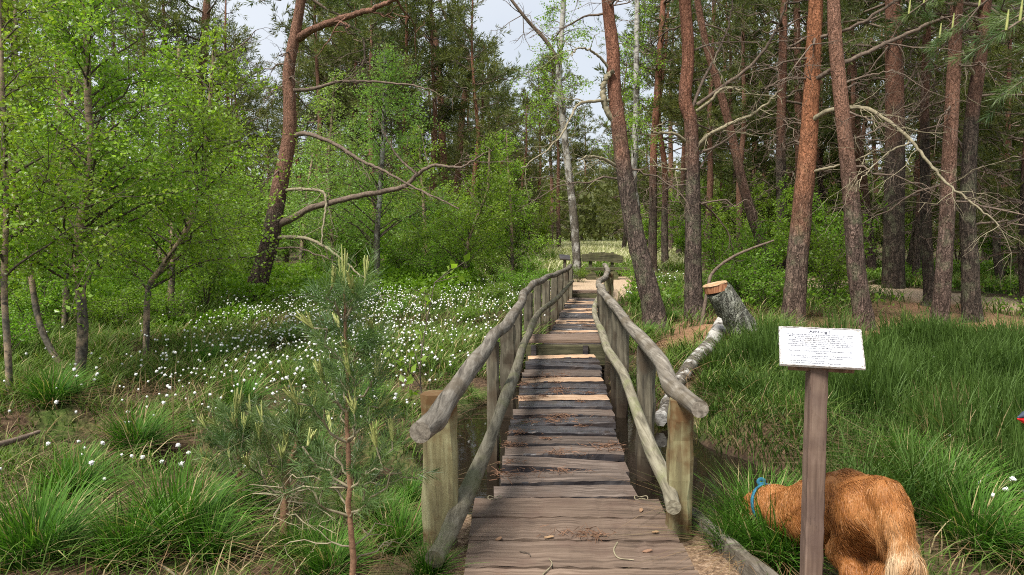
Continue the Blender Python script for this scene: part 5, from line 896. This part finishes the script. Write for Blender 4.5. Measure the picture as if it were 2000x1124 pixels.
ish = ss(.1, .04, np.minimum(np.linalg.norm(Pp - hd, axis=1) - .05, np.linalg.norm(Pp - mz, axis=1))); low = Pp[:, 2] < gz + .12
fd = unit(flow - (flow * Nn).sum(1, keepdims=True) * Nn * .95); dirf = unit(fd + Nn * (.14 + .2 * D_.random((nf, 1))) + .08 * D_.standard_normal((nf, 3))); L = (.024 + .024 * D_.random(nf)) * (1 + 1.5 * it * ss(.05, .45, tt)) * (1 - .6 * ish) * np.where(low, .4, 1); L *= 1 + .9 * np.exp(-(((Pp - p_(1712, 1065, 3.15)) / .1) ** 2).sum(1))
sd = unit(np.cross(dirf, Nn + .5 * D_.standard_normal((nf, 3)))) * .0007; m1 = Pp + dirf * (L * .55)[:, None]; m2 = Pp + dirf * L[:, None] + np.array([0, 0, -.22]) * (L ** 1.0)[:, None] - Nn * (L * .12)[:, None]; b0 = Pp - Nn * .003
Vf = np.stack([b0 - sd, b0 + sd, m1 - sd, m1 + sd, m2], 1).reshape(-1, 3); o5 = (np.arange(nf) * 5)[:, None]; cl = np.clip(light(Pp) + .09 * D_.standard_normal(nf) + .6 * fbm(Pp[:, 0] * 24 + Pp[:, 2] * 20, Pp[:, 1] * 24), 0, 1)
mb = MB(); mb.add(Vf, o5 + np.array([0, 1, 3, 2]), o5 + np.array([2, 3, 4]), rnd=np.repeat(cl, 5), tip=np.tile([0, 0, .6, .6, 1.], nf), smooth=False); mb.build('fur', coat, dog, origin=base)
blue = plain('blue_webbing', (.015, .09, .15), (.045, .21, .31), 60, .5, .2); ax_ = unit(hd - nek); c0 = nek * .45 + hd * .55; s1 = unit(np.cross(ax_, [0, 0, 1.])); s2 = np.cross(s1, ax_); a = np.linspace(0, 2 * pi, 40)
ring = c0 + .104 * (np.cos(a)[:, None] * s1 + np.sin(a)[:, None] * s2); mb = MB(); mb.add(*beam(ring, .005, .019, up=ax_, ch=.1)); col_ = mb.build('collar', blue, dog, origin=base)
q = c0 + .104 * s2 + (0, 0, .005); mb = MB(); a = np.linspace(0, 2 * pi, 24); mb.add(*beam(q + np.stack([-.012 + .016 * np.cos(a), 0 * a, .010 + .014 * np.sin(a)], 1), (.018), .003, up=(0, 1, 0))); mb.build('collar_loop', blue, col_, origin=base * 0 + base)
dark = Mat('dark_nose').fin((.015, .012, .012), .3, .5); V2, Q2 = surfnets(sdf([(nose, nose + (-.004, .006, -.008), .022, .02)], .01), nose - .06, nose + .06, .005); mb = MB(); mb.add(V2, Q2); mb.build('nose', dark, dog, origin=base)
for sx in (-1, 1):
    q = hd * .55 + mz * .45 + s1 * sx * .052 + s2 * .03; V2, Q2 = surfnets(sdf([(q, q + s2 * .002, .011, .011)], .01), q - .03, q + .03, .004); mb = MB(); mb.add(V2, Q2); mb.build('eye', dark, dog, origin=base)
# the walker stands just outside the right edge, leash handle in the hand
tip = at(1986, 820, 2.55); wx, wy = 2.28, 2.35; wz = float(H(wx, wy)); w0 = np.array([wx, wy, wz]); per = thing('person', 'person holding the leash, only a fingertip showing at the right edge', 'person', tuple(w0))
hc = np.array([tip[0] + .13, 2.55, tip[2] + .0]); shl, shr = w0 + (-.02, .17, 1.40), w0 + (-.02, -.17, 1.40); ell = w0 + (-.10, .24, 1.10); hpl, hpr = w0 + (0, .09, .90), w0 + (0, -.09, .90); wr = hc + (.08, 0, .0)
bodyp = [(w0 + (0, 0, .92), w0 + (0, 0, 1.12), .135, .125), (w0 + (0, 0, 1.12), w0 + (-.01, 0, 1.36), .13, .14), (shl, shr, .085, .085), (w0 + (0, 0, 1.42), w0 + (-.02, 0, 1.54), .06, .055), (w0 + (-.03, 0, 1.62), w0 + (-.01, 0, 1.68), .085, .098), (w0 + (-.06, 0, 1.59), w0 + (-.07, 0, 1.60), .05, .05), (w0 + (-.12, 0, 1.635), w0 + (-.128, 0, 1.62), .014, .016),
         (w0 + (-.01, .098, 1.63), w0 + (-.01, .1, 1.66), .016, .02), (w0 + (-.01, -.098, 1.63), w0 + (-.01, -.1, 1.66), .016, .02), (shl, ell, .06, .048), (ell, wr, .045, .03), (shr, w0 + (.02, -.27, 1.10), .06, .046), (w0 + (.02, -.27, 1.10), w0 + (-.04, -.27, .86), .043, .03), (w0 + (-.04, -.27, .86), w0 + (-.06, -.265, .74), .032, .028),
         (hpl, w0 + (-.03, .1, .48), .09, .06), (w0 + (-.03, .1, .48), w0 + (.02, .1, .1), .056, .038), (w0 + (.02, .1, .05), w0 + (-.16, .11, .04), .045, .038), (hpr, w0 + (.0, -.1, .48), .09, .06), (w0 + (0, -.1, .48), w0 + (.05, -.1, .1), .056, .038), (w0 + (.05, -.1, .05), w0 + (-.13, -.11, .04), .045, .038)]
V, Q = surfnets(sdf(bodyp, .03), w0 + (-.55, -.45, -.05), w0 + (.3, .55, 1.85), .016); cz = V[Q].mean(1) - w0; mats = [plain('blue_jacket', (.03, .05, .09), (.05, .08, .13), 40, .8, .3), plain('grey_trousers', (.06, .06, .065), (.1, .1, .105), 50, .85, .3), plain('brown_shoe', (.05, .03, .02), (.1, .06, .04), 40, .6), plain('skin', (.55, .32, .24), (.62, .38, .29), 30, .5, .1), plain('brown_hair', (.05, .03, .018), (.12, .075, .045), 60, .6)]
mi = np.where(cz[:, 2] > 1.47, 3, np.where(cz[:, 2] < .11, 2, np.where(cz[:, 2] < .9, 1, 0))); mi = np.where((cz[:, 2] > 1.585) & (cz[:, 0] > -.03) | (cz[:, 2] > 1.70), 4, mi); mi = np.where((cz[:, 1] < -.2) & (cz[:, 2] < .84) & (cz[:, 2] > .6), 3, mi); mi = np.where((cz[:, 1] < -.2) & (cz[:, 2] >= .84) & (cz[:, 2] < 1.2), 0, mi); mi = np.where((V[Q].mean(1)[:, 0] < hc[0] + .1) & (cz[:, 2] > .7) & (cz[:, 2] < 1.1), 3, mi)
mb = MB()
for m in range(5):
    k = mi == m; u_, inv = np.unique(Q[k], return_inverse=True)
    if k.any(): mb.add(V[u_], inv.reshape(-1, 4), mat=m)
hp = [(hc + (.07, 0, 0), hc + (.02, 0, -.005), .03, .034), (hc + (.02, .02, 0), hc + (.02, -.02, 0), .026, .026)]
for j, (yy, ln) in enumerate(((.03, .9), (.011, 1.), (-.009, .95), (-.027, .8))):
    a = hc + (-.0, yy, .012); b = a + np.array([-.03, 0, -.012]) * ln; c = b + np.array([-.004, 0, -.026]) * ln; d = c + np.array([.018, 0, -.016]) * ln; hp += [(a, b, .0098, .009), (b, c, .0088, .0082), (c, d, .008, .007)]
hp += [(hc + (.04, .035, .01), hc + (.0, .045, .015), .013, .011), (hc + (.0, .045, .015), hc + (-.03, .038, .02), .0105, .009)]
V2, Q2 = surfnets(sdf(hp, .006), hc + (-.09, -.08, -.08), hc + (.12, .09, .07), .0042); hb = MB(); hb.add(V2, Q2); hb.build('hand', mats[3], per, origin=w0)
mb.build('body', mats, per, origin=w0)
for sy in (-.032, .032):
    q = w0 + (-.1015, sy, 1.645); V2, Q2 = surfnets(sdf([(q, q + (0, 0, .001), .011, .011)], .01), q - .03, q + .03, .004); mb = MB(); mb.add(V2, Q2); mb.build('eye', dark, per, origin=w0)
q = w0 + (-.112, 0, 1.578); mb = MB(); mb.add(*tube([q + (0, -.022, .002), q + (-.004, 0, 0), q + (0, .022, .002)], .005, 6)); mb.build('mouth', plain('lip', (.4, .15, .13), (.45, .18, .15)), per, origin=w0)
lh = thing('leash_handle', 'dark blue and red dog leash handle poking in at the right edge', 'leash handle', tuple(hc))
tp_ = at(1985, 817, 2.53); top = plain('blue_grey_plastic', (.03, .04, .06), (.045, .06, .085), 40, .35); red = plain('red_plastic', (.5, .015, .015), (.55, .02, .02), 40, .35)
for nm, mt, oz, r in (('upper_shell', top, .006, .011), ('lower_shell', red, -.007, .010)):
    V2, Q2 = surfnets(sdf([(tp_ + (.006, 0, oz * .4), tp_ + (.035, .01, oz * 1.5), .004, r), (tp_ + (.035, .01, oz * 1.5), hc + (.03, 0, -.012 + oz), r, r * 1.1)], .006), tp_ - (.03, .05, .06), hc + (.08, .06, .06), .003); mb = MB(); mb.add(V2, Q2); mb.build(nm, mt, lh, origin=hc)
